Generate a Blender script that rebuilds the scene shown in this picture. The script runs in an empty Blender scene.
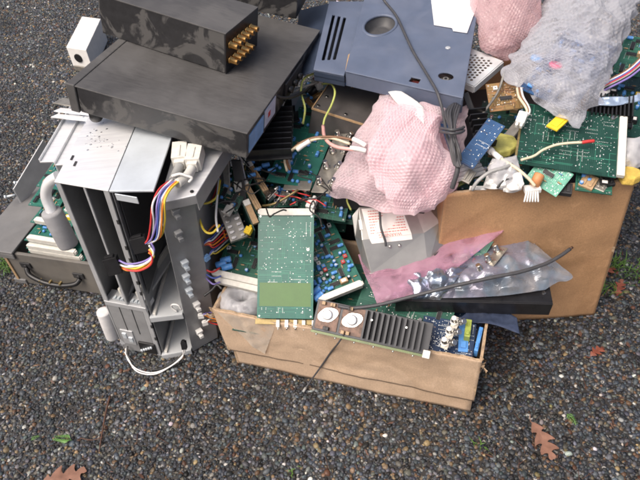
import bpy, bmesh, math, random
import numpy as np
from mathutils import Vector, Matrix, noise
random.seed(7); rng = np.random.default_rng(7)
sc = bpy.context.scene
C = sc.collection
V = Vector
# ------------------------------------------------------------------ camera
CAMH = 1.05; PITCH = math.radians(45); ROLL = math.radians(5.5); F = 628.0
cp, sp = math.cos(PITCH), math.sin(PITCH); cr, sr = math.cos(ROLL), math.sin(ROLL)
FW = V((0, cp, -sp)); r0 = V((1, 0, 0)); u0 = V((0, sp, cp))
RT = cr*r0 - sr*u0; UP = cr*u0 + sr*r0
def P(px, py, z=0.0):
    """world point at height z that the photograph shows at pixel (px, py)"""
    d = FW + RT*((px-320)/F) + UP*((240-py)/F)
    t = (z-CAMH)/d.z
    return V((d.x*t, d.y*t, z))
def proj(p):
    d = V(p)-V((0, 0, CAMH)); k = d.dot(FW)
    return 320+F*d.dot(RT)/k, 240-F*d.dot(UP)/k
cam_d = bpy.data.cameras.new('camera'); cam = bpy.data.objects.new('camera', cam_d); C.objects.link(cam)
m = Matrix((RT, UP, -FW)).transposed().to_4x4(); m.translation = (0, 0, CAMH); cam.matrix_world = m
cam_d.sensor_width = 36; cam_d.lens = 36*F/640; cam_d.clip_start = .05; cam_d.clip_end = 100
sc.camera = cam
# ------------------------------------------------------------------ materials
MATS = {}
def newmat(name):
    mt = bpy.data.materials.new(name); mt.use_nodes = True
    nt = mt.node_tree; return mt, nt, nt.nodes['Principled BSDF']
def L(nt, a, b): nt.links.new(a, b)
def nd(nt, t, **k):
    n = nt.nodes.new(t)
    for a, b in k.items():
        if a in n.inputs: n.inputs[a].default_value = b
        else: setattr(n, a, b)
    return n
def ramp(nt, fac, stops):
    r = nt.nodes.new('ShaderNodeValToRGB'); e = r.color_ramp.elements
    while len(e) < len(stops): e.new(.5)
    for x, (p, c) in zip(e, stops): x.position = p; x.color = (*c, 1) if len(c) == 3 else c
    L(nt, fac, r.inputs[0]); return r.outputs[0]
def mat(name, col, rough=.5, metal=0, var=.2, scale=30, bump=.0, bscale=300, spec=.5, stretch=None, col2=None, rvar=.1, dust=0, dustcol=(.2, .19, .18), dscale=10, coat=0, dist=.7, dedge=(.42, .66)):
    if name in MATS: return MATS[name]
    mt, nt, b = newmat(name)
    tc = nd(nt, 'ShaderNodeTexCoord'); vec = tc.outputs['Object']
    if stretch:
        mp = nd(nt, 'ShaderNodeMapping'); mp.inputs['Scale'].default_value = stretch; L(nt, vec, mp.inputs[0]); v2 = mp.outputs[0]
    else: v2 = vec
    n = nd(nt, 'ShaderNodeTexNoise', Scale=scale, Detail=6, Roughness=.65); L(nt, v2, n.inputs['Vector'])
    c2 = col2 or tuple(min(1, c*(1+var)) for c in col); c1 = tuple(c*(1-var) for c in col)
    out = ramp(nt, n.outputs[0], [(.3, c1), (.7, c2)])
    rr = nd(nt, 'ShaderNodeMapRange'); rr.inputs['To Min'].default_value = max(.03, rough-rvar); rr.inputs['To Max'].default_value = min(1, rough+rvar)
    L(nt, n.outputs[0], rr.inputs[0]); rout = rr.outputs[0]
    if dust:
        n2 = nd(nt, 'ShaderNodeTexNoise', Scale=dscale, Detail=8, Roughness=.62, Distortion=dist); L(nt, vec, n2.inputs['Vector'])
        f = ramp(nt, n2.outputs[0], [(dedge[0], (0, 0, 0)), (dedge[1], (dust,)*3)])
        mx = nd(nt, 'ShaderNodeMix', data_type='RGBA'); L(nt, f, mx.inputs[0]); L(nt, out, mx.inputs[6]); mx.inputs[7].default_value = (*dustcol, 1); out = mx.outputs[2]
        ad = nd(nt, 'ShaderNodeMath', operation='MULTIPLY_ADD'); L(nt, f, ad.inputs[0]); ad.inputs[1].default_value = .4; L(nt, rout, ad.inputs[2]); rout = ad.outputs[0]
    L(nt, out, b.inputs['Base Color']); L(nt, rout, b.inputs['Roughness'])
    b.inputs['Metallic'].default_value = metal; b.inputs['Specular IOR Level'].default_value = spec
    if coat: b.inputs['Coat Weight'].default_value = coat; b.inputs['Coat Roughness'].default_value = .15
    if bump:
        n3 = nd(nt, 'ShaderNodeTexNoise', Scale=bscale, Detail=4); L(nt, v2, n3.inputs['Vector'])
        bp = nd(nt, 'ShaderNodeBump', Strength=bump, Distance=.002); L(nt, n3.outputs[0], bp.inputs['Height']); L(nt, bp.outputs[0], b.inputs['Normal'])
    MATS[name] = mt; return mt
def film(name, col, clear=.4, rough=.15, var=.15, scale=60, irid=False, metal=0, sss=0):
    """thin plastic film: part see-through, part glossy"""
    if name in MATS: return MATS[name]
    mt, nt, b = newmat(name)
    tc = nd(nt, 'ShaderNodeTexCoord'); n = nd(nt, 'ShaderNodeTexNoise', Scale=scale, Detail=5); L(nt, tc.outputs['Object'], n.inputs['Vector'])
    out = ramp(nt, n.outputs[0], [(.3, tuple(c*(1-var) for c in col)), (.7, tuple(min(1, c*(1+var)) for c in col))])
    if irid:
        n2 = nd(nt, 'ShaderNodeTexNoise', Scale=18, Detail=2); L(nt, tc.outputs['Object'], n2.inputs['Vector'])
        out = ramp(nt, n2.outputs[0], [(.3, (.3, .32, .42)), (.45, (.38, .37, .46)), (.55, (.3, .38, .47)), (.7, (.46, .45, .46))])
    L(nt, out, b.inputs['Base Color']); b.inputs['Roughness'].default_value = rough; b.inputs['Metallic'].default_value = metal
    b.inputs['Specular IOR Level'].default_value = .7
    tr = nd(nt, 'ShaderNodeBsdfTransparent'); tr.inputs[0].default_value = (*[min(1, .55+.45*c) for c in col], 1)
    tl = nd(nt, 'ShaderNodeBsdfTranslucent'); L(nt, out, tl.inputs[0])
    mx0 = nd(nt, 'ShaderNodeMixShader'); mx0.inputs[0].default_value = .25 if not metal else 0; L(nt, b.outputs[0], mx0.inputs[1]); L(nt, tl.outputs[0], mx0.inputs[2])
    mx = nd(nt, 'ShaderNodeMixShader')
    f = nd(nt, 'ShaderNodeMapRange'); f.inputs['From Min'].default_value = .3; f.inputs['From Max'].default_value = .7
    f.inputs['To Min'].default_value = max(0, clear-.25); f.inputs['To Max'].default_value = min(1, clear+.25); L(nt, n.outputs[0], f.inputs[0])
    lw = nd(nt, 'ShaderNodeLayerWeight', Blend=.35)      # film seen edge-on is denser
    md = nd(nt, 'ShaderNodeMath', operation='MULTIPLY_ADD'); L(nt, lw.outputs['Facing'], md.inputs[0]); md.inputs[1].default_value = -1.0; md.inputs[2].default_value = 1.05
    mm_ = nd(nt, 'ShaderNodeMath', operation='MULTIPLY', use_clamp=True); L(nt, f.outputs[0], mm_.inputs[0]); L(nt, md.outputs[0], mm_.inputs[1])
    L(nt, mm_.outputs[0], mx.inputs[0]); L(nt, mx0.outputs[0], mx.inputs[1]); L(nt, tr.outputs[0], mx.inputs[2])
    L(nt, mx.outputs[0], nt.nodes['Material Output'].inputs[0])
    MATS[name] = mt; return mt
def cardboard(name, col, seed=0):
    mt, nt, b = newmat(name)
    tc = nd(nt, 'ShaderNodeTexCoord'); v = tc.outputs['Object']
    n = nd(nt, 'ShaderNodeTexNoise', Scale=7, Detail=7, Roughness=.6); L(nt, v, n.inputs['Vector'])
    out = ramp(nt, n.outputs[0], [(.25, tuple(c*.78 for c in col)), (.5, col), (.8, tuple(min(1, c*1.16) for c in col))])
    # fine fibre
    n2 = nd(nt, 'ShaderNodeTexNoise', Scale=420, Detail=3); L(nt, v, n2.inputs['Vector'])
    f2 = ramp(nt, n2.outputs[0], [(.3, (.84,)*3), (.7, (1.08,)*3)])
    mx = nd(nt, 'ShaderNodeMix', data_type='RGBA', blend_type='MULTIPLY'); mx.inputs[0].default_value = 1; L(nt, out, mx.inputs[6]); L(nt, f2, mx.inputs[7]); out = mx.outputs[2]
    # scuffs: pale thin patches
    n3 = nd(nt, 'ShaderNodeTexNoise', Scale=26, Detail=8, Roughness=.75, Distortion=.6); L(nt, v, n3.inputs['Vector'])
    f3 = ramp(nt, n3.outputs[0], [(.58, (0, 0, 0)), (.68, (.4,)*3)])
    mx2 = nd(nt, 'ShaderNodeMix', data_type='RGBA'); L(nt, f3, mx2.inputs[0]); L(nt, out, mx2.inputs[6]); mx2.inputs[7].default_value = (min(1, col[0]*1.45), min(1, col[1]*1.5), min(1, col[2]*1.6), 1)
    mp = nd(nt, 'ShaderNodeMapping'); mp.inputs['Scale'].default_value = (5, 9, 70); mp.inputs['Rotation'].default_value = (.05, .12, .2); L(nt, v, mp.inputs[0])
    n5 = nd(nt, 'ShaderNodeTexNoise', Scale=1.6, Detail=6, Roughness=.7); L(nt, mp.outputs[0], n5.inputs['Vector'])
    f5 = ramp(nt, n5.outputs[0], [(.62, (0, 0, 0)), (.7, (.38,)*3)])
    mx5 = nd(nt, 'ShaderNodeMix', data_type='RGBA'); L(nt, f5, mx5.inputs[0]); L(nt, mx2.outputs[2], mx5.inputs[6]); mx5.inputs[7].default_value = (min(1, col[0]*1.35), min(1, col[1]*1.4), min(1, col[2]*1.5), 1); mx2 = mx5
    n6 = nd(nt, 'ShaderNodeTexNoise', Scale=4.5, Detail=5, Roughness=.55, Distortion=1.0); L(nt, v, n6.inputs['Vector'])      # old water stains
    f6 = ramp(nt, n6.outputs[0], [(.54, (1, 1, 1)), (.57, (.8, .77, .73)), (.75, (.9, .88, .86))])
    mx6 = nd(nt, 'ShaderNodeMix', data_type='RGBA', blend_type='MULTIPLY'); mx6.inputs[0].default_value = .45; L(nt, mx2.outputs[2], mx6.inputs[6]); L(nt, f6, mx6.inputs[7]); mx2 = mx6
    L(nt, mx2.outputs[2], b.inputs['Base Color']); b.inputs['Roughness'].default_value = .62; b.inputs['Specular IOR Level'].default_value = .35
    # corrugation + dents
    w = nd(nt, 'ShaderNodeTexWave', Scale=70, Distortion=.3, bands_direction='X'); L(nt, v, w.inputs['Vector'])
    n4 = nd(nt, 'ShaderNodeTexNoise', Scale=14, Detail=4); L(nt, v, n4.inputs['Vector'])
    s = nd(nt, 'ShaderNodeMath', operation='MULTIPLY_ADD'); L(nt, w.outputs['Fac'], s.inputs[0]); s.inputs[1].default_value = .012; L(nt, n4.outputs[0], s.inputs[2])
    bp = nd(nt, 'ShaderNodeBump', Strength=.5, Distance=.006); L(nt, s.outputs[0], bp.inputs['Height']); L(nt, bp.outputs[0], b.inputs['Normal'])
    return mt
M_card = cardboard('cardboard_pale', (.56, .41, .285))
M_card2 = cardboard('cardboard_brown', (.5, .295, .155))
M_cardedge = mat('cardboard_torn_edge', (.42, .3, .19), .9, var=.35, scale=160, bump=.8, bscale=260)
M_alu = mat('aluminium', (.9, .91, .93), .4, .5, var=.1, scale=12, stretch=(1, 14, 1), bump=.03, bscale=120)
M_zinc = mat('zinc_plate', (.74, .8, .84), .42, .45, var=.14, scale=9, bump=.03, bscale=60)
M_steelg = mat('grey_painted_steel', (.34, .345, .35), .42, .3, var=.18, scale=14, dust=.3, dustcol=(.25, .25, .25))
M_dark = mat('dark_steel', (.03, .03, .032), .5, .2, var=.3, scale=20, dust=.25, dustcol=(.12, .115, .11))
M_frame = mat('frame_steel', (.5, .51, .52), .4, .35, var=.15, scale=20)
M_black = mat('black_paint_dusty', (.02, .02, .022), .42, 0, var=.3, scale=60, dust=.5, dustcol=(.15, .145, .138), dscale=17, dist=1.6, dedge=(.5, .57))
M_blacktop = mat('black_lid_dusty', (.07, .068, .067), .42, 0, var=.2, scale=40, dust=.35, dustcol=(.16, .157, .155), dscale=9, dist=.3, stretch=(1, 6, 1))
M_blackp = mat('black_plastic', (.012, .012, .013), .38, 0, var=.3, scale=80)
M_blackm = mat('black_metal', (.016, .016, .018), .3, .1, var=.3, scale=50)
M_fin = mat('anodised_black', (.035, .036, .04), .38, .6, var=.25, scale=60)
M_gold = mat('gold_plate', (.75, .42, .14), .25, 1, var=.15, scale=200)
M_copper = mat('copper_plate', (.1, .06, .045), .45, .45, var=.8, scale=90)
M_white = mat('white_plastic', (.78, .77, .74), .45, 0, var=.06, scale=60)
M_ivory = mat('ivory_connector', (.68, .66, .6), .5, 0, var=.12, scale=120)
M_tan = mat('tan_connector', (.4, .27, .15), .55, 0, var=.2, scale=120)
M_foam = mat('grey_foam', (.3, .3, .31), .85, 0, var=.1, scale=60, bump=.25, bscale=700)
M_case = mat('worn_case_vinyl', (.13, .122, .11), .55, 0, var=.3, scale=9, dust=.45, dustcol=(.19, .17, .14), bump=.15, bscale=300)
M_casedk = mat('case_lid_grey', (.16, .16, .16), .5, 0, var=.2, scale=14, dust=.3)
M_brass = mat('worn_brass', (.34, .26, .12), .45, .7, var=.25, scale=150)
M_blue = mat('slate_blue_plastic', (.1, .125, .185), .42, 0, var=.12, scale=16, dust=.35, dustcol=(.16, .18, .24), dscale=13, bump=.04, bscale=900)
M_bluedk = mat('dark_slate_plastic', (.03, .042, .07), .45, 0, var=.2, scale=20)
M_sheet = mat('white_sheet', (.82, .82, .83), .5, 0, var=.04, scale=20)
M_nickel = mat('nickel', (.62, .6, .56), .25, 1, var=.15, scale=150)
M_tinned = mat('tinned_steel', (.37, .365, .345), .38, .75, var=.12, scale=18, bump=.04, bscale=80)
M_solder = mat('solder', (.6, .62, .6), .3, .8, var=.2, scale=300)
M_bracket = mat('dull_bracket', (.36, .34, .3), .42, .7, var=.2, scale=80)
M_capblue = mat('capacitor_blue', (.1, .3, .68), .35, 0, var=.15, scale=100)
M_chip = mat('chip_black', (.018, .018, .02), .4, 0, var=.3, scale=200)
M_res = mat('resistor_tan', (.42, .27, .14), .5, 0, var=.35, scale=300)
M_resblue = mat('resistor_blue', (.1, .25, .4), .45, 0, var=.3, scale=300)
M_red = mat('red_plastic', (.5, .05, .05), .4, 0, var=.2, scale=100)
M_yellow = mat('yellow_sleeve', (.8, .56, .03), .5, 0, var=.12, scale=60)
M_yfoam = mat('yellow_sponge', (.62, .43, .09), .9, 0, var=.25, scale=120, bump=.5, bscale=500)
M_label = mat('label_paper', (.84, .8, .76), .6, 0, var=.05, scale=40)
M_labelred = mat('label_red_ink', (.62, .2, .17), .6, 0, var=.1, scale=100)
M_labelblue = mat('label_blue', (.2, .38, .66), .45, 0, var=.2, scale=40)
M_labelpale = mat('label_pale_blue', (.5, .55, .66), .45, 0, var=.15, scale=40)
M_cable = mat('black_rubber_cable', (.06, .06, .065), .5, 0, var=.2, scale=90)
M_greycable = mat('grey_cable', (.3, .3, .29), .5, 0, var=.15, scale=90)
M_paper = mat('crumpled_paper', (.72, .71, .68), .7, 0, var=.1, scale=50)
M_orange = mat('orange_plastic', (.55, .24, .1), .5, 0, var=.2, scale=90)
WIRE = {}
for k, c in dict(white=(.75, .74, .72), red=(.55, .04, .04), orange=(.75, .24, .03), yellow=(.72, .55, .06), black=(.02, .02, .02), blue=(.08, .12, .4), purple=(.26, .2, .5),
                 green=(.1, .32, .1), pink=(.72, .4, .36), brown=(.2, .1, .05), grey=(.35, .35, .34), lime=(.45, .5, .14), cream=(.66, .58, .42)).items():
    WIRE[k] = mat('wire_'+k, c, .45, 0, var=.12, scale=100)
PCB = {}
def pcbmat(k, col, tcol):
    mt, nt, b = newmat('board_'+k)
    tc = nd(nt, 'ShaderNodeTexCoord'); v = tc.outputs['Object']
    n = nd(nt, 'ShaderNodeTexNoise', Scale=24, Detail=6, Roughness=.7); L(nt, v, n.inputs['Vector'])
    base = ramp(nt, n.outputs[0], [(.3, tuple(c*.8 for c in col)), (.7, tuple(c*1.2 for c in col))])
    out = base
    for ax in (0, 1):       # copper tracks under the lacquer: thin stripes broken up in blocks
        mp = nd(nt, 'ShaderNodeMapping'); mp.inputs['Scale'].default_value = (1, .16, 1) if ax == 0 else (.16, 1, 1); L(nt, v, mp.inputs[0])
        vo = nd(nt, 'ShaderNodeTexVoronoi', Scale=75, distance='CHEBYCHEV', feature='F1'); L(nt, mp.outputs[0], vo.inputs['Vector'])
        w = nd(nt, 'ShaderNodeTexWave', Scale=110 if ax == 0 else 95, bands_direction='X' if ax == 0 else 'Y'); L(nt, v, w.inputs['Vector'])
        f1 = ramp(nt, w.outputs['Fac'], [(.7, (0, 0, 0)), (.8, (1, 1, 1))])
        sx = nd(nt, 'ShaderNodeSeparateColor'); L(nt, vo.outputs['Color'], sx.inputs[0])
        gt = nd(nt, 'ShaderNodeMath', operation='GREATER_THAN'); L(nt, sx.outputs[0], gt.inputs[0]); gt.inputs[1].default_value = .6
        mu = nd(nt, 'ShaderNodeMath', operation='MULTIPLY'); L(nt, f1, mu.inputs[0]); L(nt, gt.outputs[0], mu.inputs[1])
        mx = nd(nt, 'ShaderNodeMix', data_type='RGBA'); L(nt, mu.outputs[0], mx.inputs[0]); L(nt, out, mx.inputs[6]); mx.inputs[7].default_value = (*tcol, 1); out = mx.outputs[2]
    L(nt, out, b.inputs['Base Color']); b.inputs['Roughness'].default_value = .36; b.inputs['Specular IOR Level'].default_value = .5
    bp = nd(nt, 'ShaderNodeBump', Strength=.15, Distance=.001); L(nt, n.outputs[0], bp.inputs['Height']); L(nt, bp.outputs[0], b.inputs['Normal'])
    PCB[k] = mt
pcbmat('teal', (.02, .12, .092), (.035, .165, .125)); pcbmat('green', (.02, .085, .06), (.035, .125, .085)); pcbmat('dark', (.01, .047, .035), (.02, .075, .055))
pcbmat('pale', (.12, .36, .26), (.2, .46, .34)); pcbmat('blue', (.022, .07, .17), (.04, .1, .22)); pcbmat('navy', (.012, .028, .07), (.03, .06, .12))
pcbmat('brown', (.24, .15, .055), (.36, .16, .07)); pcbmat('olive', (.09, .13, .03), (.14, .19, .05))
M_olive = mat('ground_plane_green', (.085, .17, .055), .4, var=.08, scale=40)
M_trace = mat('track_green', (.05, .24, .16), .38, var=.1, scale=40)
# ------------------------------------------------------------------ mesh builder
class MB:
    def __init__(s): s.v = []; s.f = []; s.m = []; s.sm = []; s.T = Matrix()
    def vert(s, p): s.v.append(tuple(s.T @ V(p))); return len(s.v)-1
    def face(s, idx, m=0, smooth=False): s.f.append(tuple(idx)); s.m.append(m); s.sm.append(smooth)
    def box(s, x0, y0, z0, x1, y1, z1, m=0):
        i = [s.vert(p) for p in ((x0, y0, z0), (x1, y0, z0), (x1, y1, z0), (x0, y1, z0), (x0, y0, z1), (x1, y0, z1), (x1, y1, z1), (x0, y1, z1))]
        for q in ((3, 2, 1, 0), (4, 5, 6, 7), (0, 1, 5, 4), (1, 2, 6, 5), (2, 3, 7, 6), (3, 0, 4, 7)): s.face([i[k] for k in q], m)
        return s
    def prism(s, pts, off, m=0):
        """polygon (world points) extruded by vector off"""
        n = len(pts); off = V(off); a = [s.vert(p) for p in pts]; b = [s.vert(V(p)+off) for p in pts]
        nrm = (V(pts[1])-V(pts[0])).cross(V(pts[2])-V(pts[1]))
        fl = nrm.dot(off) < 0
        A = list(a) if fl else list(reversed(a)); B = list(reversed(b)) if fl else list(b)
        s.face(A, m); s.face(B, m)
        for k in range(n):
            q = [a[k], a[(k+1) % n], b[(k+1) % n], b[k]]
            s.face(q[::-1] if fl else q, m)
        return s
    def cyl(s, p0, p1, r0, r1=None, n=12, m=0, mcap=None, smooth=True):
        p0, p1 = V(p0), V(p1); r1 = r0 if r1 is None else r1; d = (p1-p0).normalized()
        x = d.orthogonal().normalized(); y = d.cross(x); a = []; b = []
        for k in range(n):
            t = 2*math.pi*k/n; o = x*math.cos(t)+y*math.sin(t); a.append(s.vert(p0+o*r0)); b.append(s.vert(p1+o*r1))
        for k in range(n): s.face([a[k], a[(k+1) % n], b[(k+1) % n], b[k]], m, smooth)
        mc = m if mcap is None else mcap
        s.face(a[::-1], mc); s.face(b, mc); return s
    def lathe(s, p0, d, prof, n=16, m=0):
        """prof: (height, radius) pairs along d from p0; last pair closes with a cap"""
        p0 = V(p0); d = V(d).normalized(); x = d.orthogonal().normalized(); y = d.cross(x); rings = []
        for h, r in prof: rings.append([s.vert(p0+d*h+(x*math.cos(2*math.pi*k/n)+y*math.sin(2*math.pi*k/n))*max(r, 1e-5)) for k in range(n)])
        for a, b in zip(rings, rings[1:]):
            for k in range(n): s.face([a[k], a[(k+1) % n], b[(k+1) % n], b[k]], m, True)
        s.face(rings[0][::-1], m); s.face(rings[-1], m); return s
    def tube(s, path, r, n=7, m=0, sub=6, smooth=True):
        pts = catmull([V(p) for p in path], sub) if sub > 1 else [V(p) for p in path]
        rr = r if callable(r) else (lambda t: r)
        rings = []; up = None
        for i, p in enumerate(pts):
            d = (pts[min(i+1, len(pts)-1)]-pts[max(i-1, 0)])
            d = d.normalized() if d.length > 1e-9 else V((0, 0, 1))
            x = d.orthogonal().normalized() if up is None else (up-d*up.dot(d))
            x = x.normalized() if x.length > 1e-6 else d.orthogonal().normalized()
            up = x; y = d.cross(x); q = rr(i/(len(pts)-1))
            rings.append([s.vert(p+(x*math.cos(2*math.pi*k/n)+y*math.sin(2*math.pi*k/n))*q) for k in range(n)])
        for a, b in zip(rings, rings[1:]):
            for k in range(n): s.face([a[k], a[(k+1) % n], b[(k+1) % n], b[k]], m, smooth)
        s.face(rings[0][::-1], m); s.face(rings[-1], m); return s
    def dome(s, c, nrm, r, h, n=6, m=0):
        c, nrm = V(c), V(nrm).normalized(); x = nrm.orthogonal().normalized(); y = nrm.cross(x)
        a = [s.vert(c+(x*math.cos(2*math.pi*k/n)+y*math.sin(2*math.pi*k/n))*r) for k in range(n)]; t = s.vert(c+nrm*h)
        for k in range(n): s.face([a[k], a[(k+1) % n], t], m, True)
        return s
    def mesh(s, name, mats):
        me = bpy.data.meshes.new(name); me.from_pydata(s.v, [], s.f)
        for k in mats: me.materials.append(k)
        me.polygons.foreach_set('material_index', s.m); me.polygons.foreach_set('use_smooth', s.sm); me.update(); return me
    def build(s, name, mats, parent=None, bevel=0, world=False):
        """world=True: vertices are world coordinates; the object gets its own origin at its base"""
        mats = mats if isinstance(mats, (list, tuple)) else [mats]
        loc = V((0, 0, 0))
        if parent is None and s.v:
            a = np.array(s.v); loc = V((a[:, 0].mean(), a[:, 1].mean(), a[:, 2].min())); s.v = [tuple(V(p)-loc) for p in s.v]
        elif world and parent is not None:
            inv = parent.matrix_basis.inverted()
            s.v = [tuple(inv @ V(p)) for p in s.v]
        o = bpy.data.objects.new(name, s.mesh(name, mats)); C.objects.link(o)
        if parent is not None: o.parent = parent
        else: o.location = loc
        if bevel:
            b = o.modifiers.new('bevel', 'BEVEL'); b.width = bevel; b.segments = 2; b.limit_method = 'ANGLE'; b.angle_limit = math.radians(40)
        return o
def catmull(p, sub):
    if len(p) < 3: return p
    q = [p[0]*2-p[1]]+list(p)+[p[-1]*2-p[-2]]; out = []
    for i in range(1, len(q)-2):
        a, b, c, d = q[i-1:i+3]
        for k in range(sub):
            t = k/sub; out.append(.5*((2*b)+(c-a)*t+(2*a-5*b+4*c-d)*t*t+(3*b-a-3*c+d)*t**3))
    out.append(p[-1]); return out
def tag(o, label, cat, group=None, kind=None):
    if kind: o['kind'] = kind
    if label: o['label'] = label
    if cat: o['category'] = cat
    if group: o['group'] = group
    return o
def thing(name, label, cat, M=None, group=None):
    o = bpy.data.objects.new(name, None); C.objects.link(o); o.empty_display_size = .02
    o.matrix_local = M if M is not None else Matrix()
    return tag(o, label, cat, group)
def frame(A, B, D):
    """A bottom-left, B bottom-right, D top-left (world) -> matrix, width, height"""
    A, B, D = V(A), V(B), V(D); x = (B-A); w = x.length; x.normalize(); y = D-A; y -= x*y.dot(x); h = y.length; y.normalize(); z = x.cross(y)
    m = Matrix((x, y, z)).transposed().to_4x4(); m.translation = A; return m, w, h
def place(o, p, rot=None):
    o.matrix_local = Matrix.Translation(p) @ (rot or Matrix())
def axm(x, y, z=None):
    x = V(x).normalized(); y = V(y); y = (y-x*y.dot(x)).normalized(); return Matrix((x, y, x.cross(y))).transposed().to_4x4()
# ------------------------------------------------------------------ board components (shared meshes)
CACHE = {}
def comp(kind, parent, x, y, rz=0, z=0, name=None, **k):
    key = (kind, tuple(sorted(k.items())))
    if key not in CACHE:
        b = MB(); nm = kind
        if kind == 'can_capacitor':       # lying electrolytic
            r, l = k['r'], k['l']; b.lathe((-l/2, 0, r), (1, 0, 0), [(0, r*.8), (l*.03, r), (l*.8, r), (l*.84, r*.86), (l*.88, r), (l*.97, r), (l, r*.82)], 12, 0)
            b.cyl((l/2, 0, r), (l/2+.0006, 0, r), r*.75, n=12, m=1); ms = [M_capblue, MATS['capacitor_end']]; nm = 'capacitor'
        elif kind == 'standing_capacitor':
            r, l = k['r'], k['l']; b.lathe((0, 0, 0), (0, 0, 1), [(0, r), (l*.93, r), (l, r*.85)], 12, 0); b.cyl((0, 0, l), (0, 0, l+.0004), r*.7, n=10, m=1); ms = [MATS.get(k.get('c'), M_capblue), MATS['capacitor_end']]; nm = 'capacitor'
        elif kind == 'drop':              # blue dipped capacitor
            r = k['r']; b.lathe((0, 0, 0), (0, 0, 1), [(0, r*.3), (r*.4, r*.9), (r, r), (r*1.6, r*.7), (r*1.9, .0001)], 8, 0); ms = [M_capblue]; nm = 'capacitor'
        elif kind == 'chip':
            l, w = k['l'], k['w']; b.box(-l/2, -w/2, .0008, l/2, w/2, .0042, 0); n = int(l/.00254)
            for q in range(n):
                for sg in (-1, 1):
                    X = -l/2+(q+.5)*l/n; b.box(X-.0004, sg*w/2-.0004+sg*.0006, 0, X+.0004, sg*w/2+.0004+sg*.0006, .0028, 1)
            ms = [M_chip, M_solder]
        elif kind == 'resistor':
            l = k['l']; b.lathe((-l/2, 0, .0016), (1, 0, 0), [(0, .0009), (l*.08, .0013), (l*.25, .0011), (l*.75, .0011), (l*.92, .0013), (l, .0009)], 7, 0)
            b.cyl((-l*.9, 0, .0015), (l*.9, 0, .0015), .0003, n=5, m=1); ms = [M_resblue if k.get('b') else M_res, M_solder]
        elif kind == 'relay': b.box(-k['l']/2, -k['w']/2, 0, k['l']/2, k['w']/2, k['h'], 0); b.box(-k['l']*.3, -k['w']*.3, k['h'], k['l']*.3, k['w']*.3, k['h']+.0002, 1); ms = [MATS[k['c']], M_label]
        elif kind == 'trimmer': b.box(-.0035, -.0035, 0, .0035, .0035, .005, 0); b.cyl((0, 0, .005), (0, 0, .0056), .0018, n=8, m=1); ms = [MATS[k['c']], M_nickel]
        elif kind == 'transistor': b.lathe((0, 0, 0), (0, 0, 1), [(0, .0042), (.0006, .0042), (.0008, .0036), (.0045, .0036), (.005, .003)], 10, 0); ms = [M_nickel]
        elif kind == 'bnc_connector':     # axis +Z: hex flange, barrel, bayonet lugs, pin
            b.cyl((0, 0, 0), (0, 0, .003), .0075, n=6, m=0, smooth=False); b.lathe((0, 0, .003), (0, 0, 1), [(0, .0055), (.004, .0055), (.0045, .0048), (.014, .0048), (.015, .0042)], 14, 0)
            b.cyl((0, -.0066, .010), (0, .0066, .010), .0012, n=8, m=0); b.cyl((0, 0, .0151), (0, 0, .0154), .0034, n=12, m=1); b.cyl((0, 0, .0151), (0, 0, .0158), .0009, n=8, m=2); ms = [M_nickel, M_ivory, M_gold]
        elif kind == 'din':               # edge connector along x: block with pin rows
            l = k['l']; b.box(-l/2, -.0055, 0, l/2, .0055, .0105, 0); b.box(-l/2-.003, -.0035, .002, -l/2, .0035, .0085, 0); b.box(l/2, -.0035, .002, l/2+.003, .0035, .0085, 0)
            n = int(l/.00254)
            for q in range(n):
                X = -l/2+(q+.5)*l/n
                for zz in (.003, .0055, .008): b.box(X-.0004, -.0058, zz-.0004, X+.0004, -.0055, zz+.0004, 1)
            b.box(-l/2+.002, .0056, .008, l/2-.002, .0064, .0104, 0)
            ms = [MATS[k['c']], MATS['connector_hole']]; nm = 'edge_connector'
        elif kind == 'header':
            l = k['l']; b.box(-l/2, -.0025, 0, l/2, .0025, .003, 0); n = int(l/.00254)
            for q in range(n):
                X = -l/2+(q+.5)*l/n; b.box(X-.0004, -.0004, .003, X+.0004, .0004, .009, 1)
            ms = [M_chip, M_gold]; nm = 'pin_header'
        CACHE[key] = (b.mesh(nm, ms), nm)
    me, nm = CACHE[key]
    o = bpy.data.objects.new(name or nm, me); C.objects.link(o); o.parent = parent
    o.location = (x, y, z); o.rotation_euler = (0, 0, rz) if not isinstance(rz, tuple) else rz
    return o
mat('capacitor_end', (.55, .62, .72), .35, .3, var=.1, scale=100); mat('connector_hole', (.16, .15, .13), .5, 0)
mat('capacitor_black', (.02, .02, .025), .35, 0)
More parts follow.
